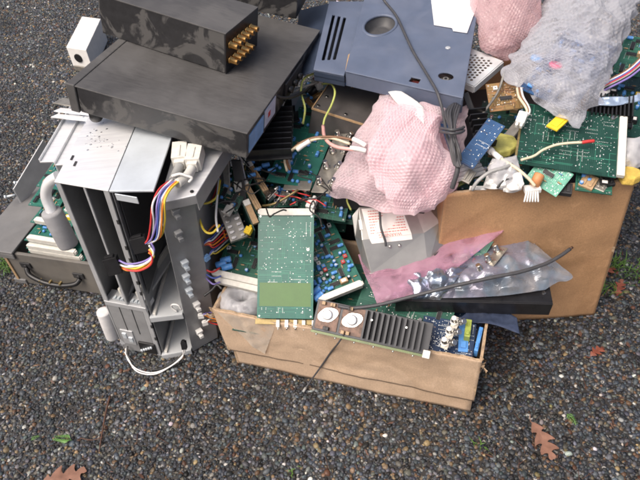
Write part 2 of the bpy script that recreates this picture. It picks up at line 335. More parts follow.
def board_mesh(w, h, t=.0016, solder=None, rnd=None, pads=120, traces=20, clip=None, patch=None, holes=True):
    """bare board in [0,w]x[0,h], top face at z=0, with solder joints and raised tracks; slots: lacquer, solder, track, patch"""
    b = MB(); b.box(0, 0, -t, w, h, 0, 0); r = rnd or random
    e = .00025
    def pad(x, y, rr=.00075):
        if .001 < x < w-.001 and .001 < y < h-.001 and not (patch and patch[0]*w-.001 < x < patch[2]*w+.001 and patch[1]*h-.001 < y < patch[3]*h+.001): b.dome((x, y, e), (0, 0, 1), rr, rr*.6, 6, 1)
    for q in range(int(pads/16)):     # chip footprints
        x, y = r.uniform(.05, .9)*w, r.uniform(.05, .9)*h; n = r.choice((7, 8, 10)); hor = r.random() < .5
        for k in range(n):
            for sg in (0, .0076):
                pad(*((x+k*.00254, y+sg) if hor else (x+sg, y+k*.00254)))
    for q in range(int(pads*.7)):
        x, y = round(r.uniform(.04, .96)*w/.00254)*.00254, round(r.uniform(.04, .96)*h/.00254)*.00254; pad(x, y, r.choice((.0006, .00075, .0012)))
        if r.random() < .6: pad(x+.0102, y) if r.random() < .5 else pad(x, y+.0102)
    for q in range(traces):
        x, y = r.uniform(.05, .9)*w, r.uniform(.05, .9)*h
        for k in range(r.choice((1, 2, 3))):
            d = r.uniform(.008, .04)*r.choice((-1, 1)); hor = (k % 2 == 0)
            x2, y2 = (min(max(x+d, .001), w-.001), y) if hor else (x, min(max(y+d, .001), h-.001))
            zz = .00012+.00001*(q % 9)
            b.box(min(x, x2)-.0003, min(y, y2)-.0003, -.0004, max(x, x2)+.0003, max(y, y2)+.0003, zz, 2); x, y = x2, y2
    if patch:
        x0, y0, x1, y1 = patch; b.box(x0*w, y0*h, -.0004, x1*w, y1*h, .0003, 3)
    for cx, cy in ((.004, .004), (w-.004, .004), (.004, h-.004), (w-.004, h-.004)): b.cyl((cx, cy, -.0002), (cx, cy, .0003), .0016, n=8, m=1)
    return b
def pcb(name, label, A, B, D, col='green', parts='mixed', pads=90, traces=20, din=(), seed=0, group=None, n=34, cat='circuit board', patch=None, size=None, dinc='ivory_connector', big=0, blue=.3):
    r = random.Random(seed+101)
    Mx, w, h = frame(A, B, D)
    if size: w, h = size
    t = thing(name, label, cat, Mx, group)
    b = board_mesh(w, h, rnd=r, pads=pads, traces=traces, patch=patch)
    b.build('board', [PCB[col], M_solder, M_trace if col in ('green', 'teal', 'dark', 'pale') else M_copper, M_olive], t)
    for side, fr in din:
        if side == 'N': comp('din', t, w*.5, h-.004, math.pi, l=round(w*fr, 3), c=dinc)
        if side == 'S': comp('din', t, w*.5, .004, 0, l=round(w*fr, 3), c=dinc)
        if side == 'E': comp('din', t, w-.004, h*.5, math.pi/2, l=round(h*fr, 3), c=dinc)
        if side == 'W': comp('din', t, .004, h*.5, -math.pi/2, l=round(h*fr, 3), c=dinc)
    if parts:
        occ = []
        def free(x, y, rr):
            if not (rr+.003 < x < w-rr-.003 and rr+.003 < y < h-rr-.003): return False
            for s_, f_ in din:
                if s_ == 'N' and y > h-.013-rr or s_ == 'S' and y < .013+rr or s_ == 'E' and x > w-.013-rr or s_ == 'W' and x < .013+rr: return False
            return all((x-a)**2+(y-c)**2 > (rr+q)**2*.7 for a, c, q in occ)
        kinds = []
        for q in range(big): kinds.append('big')
        for q in range(n):
            u = r.random(); kinds.append('drop' if u < blue*.5 else 'cap' if u < blue else 'chip' if u < blue+.2 else 'res' if u < blue+.52 else 'trim' if u < blue+.58 else 'relay' if u < blue+.63 else 'trans' if u < blue+.67 else 'res')
        for kd in kinds:
            rr = dict(big=.009, drop=.004, cap=.005, chip=.008, res=.0045, trim=.005, relay=.008, trans=.005)[kd]
            for tr in range(25):
                x, y = r.uniform(0, w), r.uniform(0, h)
                if free(x, y, rr): break
            else: continue
            occ.append((x, y, rr)); a = r.choice((0, math.pi/2))
            if kd == 'big': comp('can_capacitor', t, x, y, a, r=.0058, l=.018)
            elif kd == 'drop': comp('drop', t, x, y, 0, r=.0035)
            elif kd == 'cap': comp('can_capacitor', t, x, y, a, r=.0034, l=.0105) if r.random() < .5 else comp('standing_capacitor', t, x, y, 0, r=.0032, l=.008, c=r.choice(('capacitor_blue', 'capacitor_black', 'capacitor_blue')))
            elif kd == 'chip': comp('chip', t, x, y, a, l=r.choice((.0178, .0203)), w=.0064)
            elif kd == 'res': comp('resistor', t, x, y, a, l=.0064, b=r.random() < .2)
            elif kd == 'trim': comp('trimmer', t, x, y, a, c=r.choice(('red_plastic', 'white_plastic', 'capacitor_blue')))
            elif kd == 'relay': comp('relay', t, x, y, a, l=.014, w=.009, h=.008, c=r.choice(('chip_black', 'yellow_sleeve', 'chip_black', 'tan_connector')))
            elif kd == 'trans': comp('transistor', t, x, y, 0)
    return t
def heatsink(name, label, A, B, D, nf, fh, along='y', group=None, base=.004, cat='heat sink', ft=.0022):
    """finned block: base plate [0,w]x[0,h], fins of height fh standing on +z"""
    Mx, w, h = frame(A, B, D); t = thing(name, label, cat, Mx, group)
    b = MB(); b.box(0, 0, -base, w, h, 0); b.build('base_plate', M_fin, t, bevel=.0004)
    fb = MB()
    if along == 'y': fb.box(-ft/2, 0, -.0005, ft/2, h, fh)
    else: fb.box(0, -ft/2, -.0005, w, ft/2, fh)
    me = fb.mesh('fin', [M_fin])
    for k in range(nf):
        o = bpy.data.objects.new('fin', me); C.objects.link(o); o.parent = t
        u = (k+.5)/nf; o.location = (u*w, 0, 0) if along == 'y' else (0, u*h, 0)
    return t, w, h
def wire_obj(name, path, r, m, parent=None, n=7, sub=6): return MB().tube(path, r, n, 0, sub).build(name, m, parent, world=True)
# ------------------------------------------------------------------ sheets and pouches
def grid_interp(ctrl, nu, nv):
    rows = [catmull([V(p) for p in row], 12) for row in ctrl]
    def samp(l, t):
        x = t*(len(l)-1); i = min(int(x), len(l)-2); return l[i].lerp(l[i+1], x-i)
    cols = []
    for j in range(nu+1):
        cols.append(catmull([samp(rw, j/nu) for rw in rows], 12))
    return [[samp(cols[j], i/nv) for j in range(nu+1)] for i in range(nv+1)]
def hexbub(u, v, pitch):
    best = 9
    ry = pitch*.866; j0 = round(v/ry)
    for j in (j0-1, j0, j0+1):
        off = pitch/2 if j % 2 else 0; i = round((u-off)/pitch); d = math.hypot(u-(i*pitch+off), v-j*ry); best = min(best, d)
    x = best/(pitch*.37)
    return math.sqrt(1-x*x) if x < 1 else 0
def crease(p, s, seed):
    a = noise.noise(p*s+V((seed, 0, 0))); b = noise.noise(p*s*2.1+V((0, seed, 3))); return (1-abs(a)*2)*.65+(1-abs(b)*2)*.35
def sheet(name, ctrl, nu, nv, mt, wr=.004, ws=14, bub=0, bubh=.003, seed=1, bulge=0, thick=.0012, parent=None, facet=False, edge=.0, fold=0, pleat=()):
    """crumpled film laid over ctrl (rows of world points); a closed pouch when bulge > 0, a sheet with thickness otherwise"""
    g = grid_interp(ctrl, nu, nv); r = random.Random(seed)
    b = MB(); top = []; nor = []
    ul = sum((g[nv//2][j+1]-g[nv//2][j]).length for j in range(nu)); vl = sum((g[i+1][nu//2]-g[i][nu//2]).length for i in range(nv))
    for i in range(nv+1):
        tr, nr = [], []
        for j in range(nu+1):
            p = g[i][j]; du = g[i][min(j+1, nu)]-g[i][max(j-1, 0)]; dv = g[min(i+1, nv)][j]-g[max(i-1, 0)][j]; n = du.cross(dv)
            n = n.normalized() if n.length > 1e-12 else V((0, 0, 1))
            if n.z < 0: n = -n
            u, v = j/nu, i/nv; ed = min(1, 8*min(u, 1-u, v, 1-v))
            h = wr*crease(p, ws, seed)
            if facet:
                f = noise.voronoi(p*ws*1.3+V((seed, seed, 0)))[0]; h += wr*1.6*(f[1]-f[0])
            for pa, pb_, pc, pamp in pleat:
                q = (u*pa+v*pb_+pc+.12*noise.noise(p*12)) % 1; h += pamp*(1-abs(2*q-1))
            if fold:
                f = noise.voronoi(p*26+V((seed, 0, seed)))[0]; h += fold*(f[1]-f[0]); f = noise.voronoi(p*60+V((0, seed, seed)))[0]; h += fold*.4*(f[1]-f[0])
            if bulge: h += bulge*.5*(min(1, 6*u*(1-u))*min(1, 6*v*(1-v)))**.6
            h *= (.35+.65*ed)
            if bub: h += (bubh*hexbub(u*ul, v*vl, bub)*(.85+.5*noise.noise(p*60))+.0007*crease(p, 60, seed+5))*min(1, ed*2)
            if edge and ed < 1: p = p+V((noise.noise(p*40), noise.noise(p*40+V((9, 0, 0))), 0))*edge*(1-ed)
            tr.append(p+n*h); nr.append(n)
        top.append(tr); nor.append(nr)
    ti = [[b.vert(p) for p in row] for row in top]
    bi = []
    for i in range(nv+1):
        row = []
        for j in range(nu+1):
            u, v = j/nu, i/nv; k = thick+(bulge*(min(1, 6*u*(1-u))*min(1, 6*v*(1-v)))**.6 if bulge else 0)
            row.append(b.vert(top[i][j]-nor[i][j]*k))
        bi.append(row)
    if (top[0][1]-top[0][0]).cross(top[1][0]-top[0][0]).z < 0: ti, bi = bi, ti
    for i in range(nv):
        for j in range(nu):
            b.face([ti[i][j], ti[i][j+1], ti[i+1][j+1], ti[i+1][j]], 0, not facet and not fold); b.face([bi[i][j], bi[i+1][j], bi[i+1][j+1], bi[i][j+1]], 0, True)
    for i in range(nv):
        b.face([ti[i][0], ti[i+1][0], bi[i+1][0], bi[i][0]], 0); b.face([ti[i+1][nu], ti[i][nu], bi[i][nu], bi[i+1][nu]], 0)
    for j in range(nu):
        b.face([ti[0][j+1], ti[0][j], bi[0][j], bi[0][j+1]], 0); b.face([ti[nv][j], ti[nv][j+1], bi[nv][j+1], bi[nv][j]], 0)
    return b.build(name, mt, parent, world=True)
# ================================================================== light and sky
w = bpy.data.worlds.new('World'); sc.world = w; w.use_nodes = True; nt = w.node_tree
SUN_EL, SUN_AZ = math.radians(58), math.radians(-125)      # azimuth clockwise from +Y: bright cloud high on the left
sky = nd(nt, 'ShaderNodeTexSky'); sky.sky_type = 'NISHITA'; sky.sun_disc = False; sky.sun_elevation = SUN_EL; sky.sun_rotation = SUN_AZ
sky.dust_density = 9.0; sky.air_density = .7; sky.ozone_density = .3
bg = nt.nodes['Background']; L(nt, sky.outputs[0], bg.inputs[0]); bg.inputs[1].default_value = .14
sd = V((math.sin(SUN_AZ)*math.cos(SUN_EL), math.cos(SUN_AZ)*math.cos(SUN_EL), math.sin(SUN_EL)))
sl = bpy.data.lights.new('sun', 'SUN'); sl.energy = 1.5; sl.angle = math.radians(45); sl.color = (1, .975, .94)
so = bpy.data.objects.new('sun', sl); C.objects.link(so); so.rotation_euler = sd.to_track_quat('Z', 'Y').to_euler(); so.location = (-2, -1, 3)
vs = sc.view_settings; vs.view_transform = 'Standard'; vs.look = 'None'; vs.gamma = 1; vs.exposure = .29; vs.use_curve_mapping = False
sc.cycles.max_bounces = 8; sc.cycles.transparent_max_bounces = 16; sc.cycles.filter_width = 1.9
sc.cycles.caustics_reflective = False; sc.cycles.caustics_refractive = False
# ================================================================== ground: exposed-aggregate paving
def ground_mat():
    mt, nt, b = newmat('mortar_and_far_pebbles')
    tc = nd(nt, 'ShaderNodeTexCoord'); v = tc.outputs['Object']
    vo = nd(nt, 'ShaderNodeTexVoronoi', Scale=118, Randomness=1.0); L(nt, v, vo.inputs['Vector'])
    s = nd(nt, 'ShaderNodeSeparateColor'); L(nt, vo.outputs['Color'], s.inputs[0])
    pc = ramp(nt, s.outputs[0], [(0, (.02, .02, .022)), (.3, (.05, .055, .065)), (.6, (.09, .09, .09)), (.78, (.16, .12, .075)), (.93, (.3, .29, .27)), (1, (.5, .48, .44))])
    f = ramp(nt, vo.outputs['Distance'], [(.35, (1, 1, 1)), (.55, (0, 0, 0))])
    mx = nd(nt, 'ShaderNodeMix', data_type='RGBA'); L(nt, f, mx.inputs[0]); mx.inputs[6].default_value = (.03, .027, .024, 1); L(nt, pc, mx.inputs[7])
    L(nt, mx.outputs[2], b.inputs['Base Color']); b.inputs['Roughness'].default_value = .45
    bp = nd(nt, 'ShaderNodeBump', Strength=.8, Distance=.004); L(nt, f, bp.inputs['Height']); L(nt, bp.outputs[0], b.inputs['Normal'])
    return mt
gb = MB(); gb.box(-14, -10, -.1, 14, 18, -.0012); g = gb.build('ground', ground_mat()); tag(g, None, None, kind='structure')
def pebbles():
    pitch = .0061
    pts = []
    rows = int(2.35/(pitch*.866))
    for j in range(rows):
        y = .36+j*pitch*.866
        # stay within what the photograph's field (plus a wide step aside) covers
        half = .62+.42*y
        n = int(2*half/pitch); x = -half+np.arange(n)*pitch+(pitch/2 if j % 2 else 0)
        pts.append(np.stack([x, np.full(n, y)], 1))
    p = np.concatenate(pts); p += rng.uniform(-.5, .5, p.shape)*pitch*.95
    # no pebbles buried beneath the big things
    p = p[rng.random(len(p)) > .05]
    n = len(p)
    r = .0029*np.exp(rng.normal(0, .29, n)); r = np.clip(r, .0012, .0062)
    asp = np.exp(np.abs(rng.normal(0, .28, n))); th = rng.uniform(0, math.pi*2, n); hgt = r*rng.uniform(.45, .8, n); base = rng.uniform(-.0022, -.0004, n)
    prof = [(1, 0), (.95, .42), (.62, .84)]; K = 9
    nv_ = K*len(prof)+1
    ang = np.arange(K)*2*math.pi/K
    vs_ = np.zeros((n, nv_, 3))
    a, c = r*asp**.5, r/asp**.5
    wob = 1+rng.normal(0, .07, (n, K))
    for q, (rad, hh) in enumerate(prof):
        ex = a[:, None]*rad*np.cos(ang)*wob; ey = c[:, None]*rad*np.sin(ang)*wob
        vs_[:, q*K:(q+1)*K, 0] = p[:, :1]+ex*np.cos(th)[:, None]-ey*np.sin(th)[:, None]
        vs_[:, q*K:(q+1)*K, 1] = p[:, 1:]+ex*np.sin(th)[:, None]+ey*np.cos(th)[:, None]
        vs_[:, q*K:(q+1)*K, 2] = (base+hgt*hh)[:, None]
    tilt = rng.normal(0, .12, (n, 2))
    vs_[:, -1, 0] = p[:, 0]; vs_[:, -1, 1] = p[:, 1]; vs_[:, -1, 2] = base+hgt
    vs_[:, :, 2] += (vs_[:, :, 0]-p[:, :1])*tilt[:, :1]+(vs_[:, :, 1]-p[:, 1:])*tilt[:, 1:]
    fq = []
    for q in range(len(prof)-1):
        for k in range(K): fq.append((q*K+k, q*K+(k+1) % K, (q+1)*K+(k+1) % K, (q+1)*K+k))
    ft = [((len(prof)-1)*K+k, (len(prof)-1)*K+(k+1) % K, nv_-1) for k in range(K)]
    off = (np.arange(n)*nv_)[:, None]
    loops = np.concatenate([(off+np.array(fq).reshape(-1)[None]), (off+np.array(ft).reshape(-1)[None])], 1).reshape(-1)
    tot = np.tile(np.concatenate([np.full(len(fq), 4), np.full(len(ft), 3)]), n)
    st = np.concatenate([[0], np.cumsum(tot)[:-1]])
    me = bpy.data.meshes.new('ground_pebbles'); me.vertices.add(n*nv_); me.vertices.foreach_set('co', vs_.reshape(-1).astype(np.float32))
    me.loops.add(len(loops)); me.loops.foreach_set('vertex_index', loops.astype(np.int32))
    me.polygons.add(len(tot)); me.polygons.foreach_set('loop_start', st.astype(np.int32))
    me.update(calc_edges=True); me.polygons.foreach_set('use_smooth', np.ones(len(tot), bool))
    pal = np.array([(.05, .058, .07), (.075, .085, .1), (.03, .032, .036), (.1, .105, .11), (.018, .017, .017), (.2, .145, .085), (.14, .08, .045), (.12, .115, .095), (.28, .27, .25), (.62, .6, .55), (.33, .23, .12), (.11, .05, .03), (.17, .18, .19)])
    pr = np.array([.21, .16, .16, .12, .09, .05, .04, .07, .022, .006, .014, .016, .05]); pr /= pr.sum()
    col = pal[rng.choice(len(pal), n, p=pr)]*np.array([.84, .86, .88])*np.exp(rng.normal(0, .22, (n, 1)))*np.exp(rng.normal(0, .05, (n, 3)))
    at = me.attributes.new('stone_colour', 'FLOAT_COLOR', 'POINT')
    at.data.foreach_set('color', np.repeat(np.concatenate([col, np.ones((n, 1))], 1), nv_, 0).reshape(-1).astype(np.float32))
    mt, nt, b = newmat('river_pebbles')
    an = nd(nt, 'ShaderNodeAttribute', attribute_name='stone_colour')
    tc = nd(nt, 'ShaderNodeTexCoord'); no = nd(nt, 'ShaderNodeTexNoise', Scale=500, Detail=4); L(nt, tc.outputs['Object'], no.inputs['Vector'])
    f = ramp(nt, no.outputs[0], [(.3, (.75,)*3), (.7, (1.25,)*3)])
    mx = nd(nt, 'ShaderNodeMix', data_type='RGBA', blend_type='MULTIPLY'); mx.inputs[0].default_value = 1; L(nt, an.outputs['Color'], mx.inputs[6]); L(nt, f, mx.inputs[7])
    # damp stains: broad darker patches
    n2 = nd(nt, 'ShaderNodeTexNoise', Scale=3.2, Detail=4); L(nt, tc.outputs['Object'], n2.inputs['Vector'])
    f2 = ramp(nt, n2.outputs[0], [(.35, (.62,)*3), (.62, (1.1,)*3)])
    mx2 = nd(nt, 'ShaderNodeMix', data_type='RGBA', blend_type='MULTIPLY'); mx2.inputs[0].default_value = 1; L(nt, mx.outputs[2], mx2.inputs[6]); L(nt, f2, mx2.inputs[7])
    L(nt, mx2.outputs[2], b.inputs['Base Color']); b.inputs['Roughness'].default_value = .48; b.inputs['Specular IOR Level'].default_value = .35
    me.materials.append(mt)
    o = bpy.data.objects.new('ground_pebbles', me); C.objects.link(o); o['kind'] = 'stuff'
    return o
pebbles()
# ================================================================== equipment rack standing on its end
def lerp(a, b, t): return V(a)+(V(b)-V(a))*t
ZT = .45
a0, b0, c0 = P(125, 350, 0), P(162, 357, 0), P(193, 352, 0)
a1, b1, c1 = P(56, 182, ZT), P(109, 191, ZT), P(155, 191, ZT)
def A_(z): return lerp(a0, a1, z/ZT)
def B_(z): return lerp(b0, b1, z/ZT)
def C_(z): return lerp(c0, c1, z/ZT)
dd = V((.1, .98, 0)).normalized(); DEP = .34
fx = (b1-a1).normalized(); fn = V((fx.y, -fx.x, 0)).normalized()          # fn: out of the front
rack = thing('equipment_rack', 'grey aluminium equipment rack standing on end with empty open bays and trailing wires', 'equipment rack', Matrix.Translation((a0+c0)/2))
T = .0025
def pl(name, pts, off, m, bevel=.0006): return MB().prism(pts, off).build(name, m, rack, bevel, world=True)
up = V((0, 0, 1))
# side walls
pl('side_panel', [A_(.004), A_(ZT), A_(ZT)+dd*DEP, A_(.004)+dd*DEP], -fx*T, M_frame)
pl('side_panel', [B_(.004)+fn*-.004, B_(ZT-.003)+fn*-.004, B_(ZT-.003)+dd*DEP, B_(.004)+dd*DEP], fx*T, M_steelg)
FL = V((.05, .03, 0))          # angled front flange of the right wall
pl('side_flange', [C_(.002), C_(.407), C_(.407)+FL, C_(.002)+FL], V((-.0012, .002, 0)), M_steelg)
pl('side_panel', [C_(.004)+FL, C_(.407)+FL, C_(.407)+FL+dd*(DEP-.02), C_(.004)+FL+dd*(DEP-.02)], -fx*T, M_steelg)
pl('back_panel', [A_(.004)+dd*DEP, C_(.004)+dd*DEP, C_(ZT-.04)+dd*DEP, A_(ZT-.003)+dd*DEP], dd*T, M_steelg)
# divider in the left bay
mid0, mid1 = lerp(A_(.148), B_(.148), .52), lerp(A_(ZT), B_(ZT), .52)
pl('divider', [mid0-fn*.003, mid1-fn*.003-up*.003, mid1+dd*DEP-up*.003, mid0+dd*DEP], fx*.0015, M_steelg)
# front frame strips (left post, mid post, top lip, split rail)
pl('front_frame', [A_(.15)+fn*.001, A_(ZT)+fn*.001, A_(ZT)+fx*.008+fn*.001, A_(.15)+fx*.008+fn*.001], -fn*.003, M_frame)
pl('front_frame', [B_(.004)+fn*.001, B_(ZT)+fn*.001, B_(ZT)-fx*.010+fn*.001, B_(.004)-fx*.010+fn*.001], -fn*.003, M_frame)
pl('front_frame', [mid0+fn*.0015, mid1+fn*.0015, mid1+fx*.004+fn*.0015, mid0+fx*.004+fn*.0015], -fn*.003, M_frame)
sp0, sp1 = A_(.15), B_(.15)
pl('split_rail', [sp0+fn*.002, sp1+fn*.002, sp1+fn*.002+up*.012, sp0+fn*.002+up*.012], -fn*.03, M_frame)
# closed lower-left bay
lp = MB(); lp.prism([A_(.004)+fx*.001, B_(.004)-fx*.011, B_(.149)-fx*.011, A_(.149)+fx*.001], -fn*.004)
o = lp.build('lower_panel', M_steelg, rack, .0005, world=True)
for t in (.3, .6):
    k0, k1 = lerp(A_(.07), B_(.07), t), lerp(A_(.148), B_(.148), t); pl('panel_seam', [k0+fn*.0006, k1+fn*.0006, k1+fx*.0015+fn*.0006, k0+fx*.0015+fn*.0006], -fn*.002, M_dark, 0)
for (u0_, u1_, z0, z1, mm) in ((.1, .42, .03, .075, M_frame), (.5, .92, .012, .045, M_blackp), (.14, .24, .05, .066, M_zinc), (.28, .38, .04, .055, M_zinc)):
    q = [lerp(A_(z0), B_(z0), u0_), lerp(A_(z0), B_(z0), u1_), lerp(A_(z1), B_(z1), u1_), lerp(A_(z1), B_(z1), u0_)]
    pl('socket', [p+fn*(.004 if mm is not M_frame else .002) for p in q], -fn*.006, mm)
for k in range(5):
    p = lerp(A_(.02+.004*k), B_(.02+.004*k), .55+.07*k); MB().cyl(p+fn*.004, p+fn*.007, .003, n=8).build('socket_pin', M_zinc, rack, world=True)
# slot blocks at the foot of the left bay
for t in (.2, .62):
    p = lerp(A_(.163), B_(.163), t); Mx = axm(fx, dd); Mx.translation = p
    b = MB(); b.T = Mx; b.box(0, .01, 0, .026, .2, .006, 0); b.box(.008, .015, .006, .013, .2, .02, 1); b.build('guide_block', [M_frame, M_ivory], rack, .0006, world=True)
    b = MB(); b.T = Mx
    for q in range(6): b.box(.001+q*.004, .002, .004, .0035+q*.004, .008, .007+.003*(q % 2))
    b.build('spring_contact', M_zinc, rack, world=True)
# top panels, bright bare aluminium
tp = MB(); tp.prism([a1-fx*.001+fn*.002, b1+fx*.0005+fn*.002, b1+dd*DEP, a1+dd*DEP], up*.0022)
top1 = tp.build('top_panel', M_alu, rack, .0006, world=True)
tp = MB(); tp.prism([b1+fx*.003+fn*.003, c1+fn*.003, c1+dd*DEP, b1+fx*.003+dd*DEP], up*.0034)
tp.build('top_panel', MATS['zinc_plate'], rack, .0006, world=True)
pl('front_lip', [b1+fx*.012+fn*.004, b1+fx*.05+fn*.004, b1+fx*.05+fn*.004-up*.013, b1+fx*.012+fn*.004-up*.013], -fn*.0016, M_zinc)
pl('inner_plate', [B_(.19)+fx*.004-fn*.012, B_(ZT-.004)+fx*.004-fn*.012, B_(ZT-.004)+fx*.004+dd*.3, B_(.19)+fx*.004+dd*.3], fx*.001, mat('inner_grey', (.09, .092, .095), .5, .2, var=.15, scale=14))
# slots and screws on top
for (px, py) in ((73, 166), (70, 160)):
    p = P(px, py, ZT+.0024); MB().prism([p, p+fx*.004, p+fx*.004+dd*.012, p+dd*.012], up*.0006).build('slot', M_dark, rack, world=True)
wd = MB()
for k in range(42):
    px, py = (random.gauss(97, 7), random.gauss(137, 8)) if k < 34 else (random.gauss(114, 5), random.gauss(145, 4))
    wd.dome(P(px, py, ZT+.0023), up, random.uniform(.0008, .0022), random.uniform(.0004, .0009), 8)
mt, nt, bb = newmat('water_drop'); bb.inputs['Base Color'].default_value = (.8, .82, .84, 1); bb.inputs['Roughness'].default_value = .04; bb.inputs['Metallic'].default_value = .85
wd.build('water_drops', mt, rack, world=True)['kind'] = 'stuff'
# outer rails on the left shoulder
for (pa, pb, wd_) in (((40, 163), (72, 108), .028), ((55, 166), (84, 112), .022)):
    A, B = P(*pa, .415), P(*pb, .415); dr = (B-A).normalized(); sx = dr.cross(up)*1
    b = MB(); b.T = axm(dr, -sx) ; b.T.translation = A; ln = (B-A).length+.03
    b.box(0, -wd_+.002, 0, ln, 0, .003); b.box(0, -wd_+.002, -.03, ln, -wd_+.004, 0); b.box(0, -.002, .003, ln, 0, .008)
    b.build('outer_rail', M_alu, rack, .0006, world=True)
# floor shelves of the right bay, pale
for z, ex in ((.135, .0), (.01, .0)):
    k0, k1 = B_(z)+fx*.003, C_(z)-fx*.001
    pl('bay_shelf', [k0+fn*.004, k1+fn*.004, k1+dd*(DEP-.01), k0+dd*(DEP-.01)], up*.002, mat('pale_grey_paint', (.5, .52, .53), .45, .1, var=.08, scale=20))
    pl('shelf_lip', [k0+fn*.004, k1+fn*.004, k1+fn*.004-up*.012, k0+fn*.004-up*.012], -fn*.0016, MATS['pale_grey_paint'])
    b = MB(); q0, q1 = k0+fx*.004-fn*.004+up*.002, k0+fx*.004+dd*(DEP-.03)+up*.002; b.prism([q0, q0+fx*.006, q1+fx*.006, q1], up*.006); b.build('guide_rail', M_ivory, rack, .0008, world=True)
k0 = C_(.135)-fx*.012+fn*.003+up*.003
MB().tube([k0+up*.002, k0-fx*.008+up*.012, k0-fx*.004+up*.022, k0+fx*.008+up*.024, k0+fx*.012+up*.012], .0017, 6).build('cable_clip', M_white, rack, world=True)
# notches on the mid post
for z in (.2, .23, .29, .32, .38, .1, .06): pl('notch', [B_(z)+fn*.0016-fx*.003, B_(z)+fn*.0016+fx*.001, B_(z+.009)+fn*.0016+fx*.001, B_(z+.009)+fn*.0016-fx*.003], -fn*.002, M_dark, 0)
for z in (.21, .225, .27, .29, .31): p = lerp(A_(z), B_(z), .8)+dd*.02; MB().cyl(mid0*0+lerp(A_(z), B_(z), .53)+dd*.03, lerp(A_(z), B_(z), .51)+dd*.03, .0022, n=8).build('screw', M_white, rack, world=True)
# clips on the outer right wall
for k, (px, py, mm) in enumerate([(175, 211, M_steelg), (178, 232, M_steelg), (183, 262, M_zinc), (185, 275, M_zinc), (188, 290, M_zinc), (195, 303, M_white), (199, 331, M_white)]):
    # find the wall point behind that pixel
    best = min((((proj(C_(z)+FL*s)[0]-px)**2+(proj(C_(z)+FL*s)[1]-py)**2), z, s) for z in [i*.005 for i in range(2, 80)] for s in [j*.05 for j in range(2, 19)])
    p = C_(best[1])+FL*best[2]
    b = MB(); b.T = axm(FL, up); b.T.translation = p
    b.box(-.006, -.006, 0, .006, .006, .006); b.box(-.004, -.012, .0, .004, -.005, .013); b.box(-.006, .004, .004, .006, .008, .012)
    b.build('wall_clip', mm, rack, .0006, world=True)
# bright tray bolted to the right shoulder
t0, t1, t2, t3 = P(159, 204, .425), P(196, 196, .425), P(223, 152, .425), P(178, 140, .425)
t2 = t2+(t2-t1)*.5; t3 = t3+(t3-t0)*.5
MB().prism([t0, t1, t2, t3], up*.002).build('tray', M_alu, rack, .0006, world=True)
MB().prism([t0, t1, t1-up*.016, t0-up*.016], -fn*.002).build('tray_edge', M_steelg, rack, .0005, world=True)
MB().prism([t1, t2, t2-up*.03, t1-up*.03], -fx*.002).build('tray_edge', M_steelg, rack, .0005, world=True)
MB().cyl(P(192, 192, .427), P(192, 192, .427)+up*.002, .003, n=10).build('screw', M_blackp, rack, world=True)
# padded carrying handles on the left shoulder
def foam(pa, pb, r, name='foam_grip', mm=M_foam):
    return MB().lathe(pa, (V(pb)-V(pa)), [(0, r*.55), (.001, r*.95), (.004, r), ((V(pb)-V(pa)).length-.004, r), ((V(pb)-V(pa)).length-.001, r*.95), ((V(pb)-V(pa)).length, r*.3)], 20).build(name, mm, rack, world=True)
h0, h1 = P(51, 211, .37), P(69, 245, .295)
foam(h0, h1, .0175)
MB().tube([P(58, 176, .435), P(49, 183, .42), P(46, 196, .395), h0+(h1-h0)*.1], .009, 10).build('handle_tube', M_alu, rack, world=True)
g0, g1 = P(103, 311, .115), P(113, 337, .035)
foam(g0, g1, .0135, mm=mat('pale_foam', (.62, .61, .6), .85, 0, var=.08, scale=60, bump=.2, bscale=700))
MB().tube([g1, g1+V((.015, .012, -.012)), A_(.03)+fx*.004], .007, 8).build('handle_tube', M_frame, rack, world=True)
# ------------------------------------------------------------------ wiring looms on the rack
def loom(name, label, paths, cols, r, ends=(), cat='wire loom', group=None):
    o0 = V(paths[0][0]); t = thing(name, label, cat, Matrix.Translation(o0), group)
    for p, c in zip(paths, cols): wire_obj('wire', p, r, WIRE[c], t)
    for (p, x, y, s, mm) in ends:
        b = MB(); b.T = axm(x, y); b.T.translation = p; sx, sy, sz = s
        b.box(-sx/2, -sy/2, -sz/2, sx/2, sy/2, sz/2); b.box(-sx*.3, sy/2, -sz*.3, sx*.3, sy/2+.003, sz*.3)
        for k in range(3): b.box(-sx/2+sx*(k+.25)/3, -sy/2-.0006, -sz*.3, -sx/2+sx*(k+.75)/3, -sy/2, sz*.3)
        b.build('connector', mm, t, .0006, world=True)
    return t
def fan(path, n, spread, d=V((1, .2, 0)), jit=.002):
    out = []
    for k in range(n):
        o = d.normalized()*((k-(n-1)/2)*spread); out.append([V(p)+o+V((random.uniform(-jit, jit), random.uniform(-jit, jit), random.uniform(-jit, jit))) for p in path])
    return out
pth = [P(176, 180, .445), P(164, 190, .448), P(158, 204, .44), P(157, 222, .41), P(155, 238, .38), P(146, 244, .37)]
t = loom('wire_loom', 'long loom of coloured wires from white plugs down to black connector on rack front', fan(pth, 7, .0034), ['red', 'white', 'purple', 'blue', 'white', 'orange', 'yellow'], .0016,
     [(P(140, 244, .37), V((1, .1, .1)), V((-.1, .3, 1)), (.024, .026, .012), M_blackp)])
pth2 = [P(150, 247, .372), P(153, 254, .36), P(150, 262, .345), P(140, 267, .335), P(128, 267, .335), P(120, 264, .335)]
loom('wire_loom', 'short curved orange and yellow wire loom linking two black connectors on the rack', fan(pth2, 6, .003, V((.3, .3, 1))), ['orange', 'red', 'yellow', 'white', 'white', 'purple'], .0016,
     [(P(113, 265, .335), V((1, .1, .1)), V((-.1, .3, 1)), (.022, .03, .014), M_blackp)])
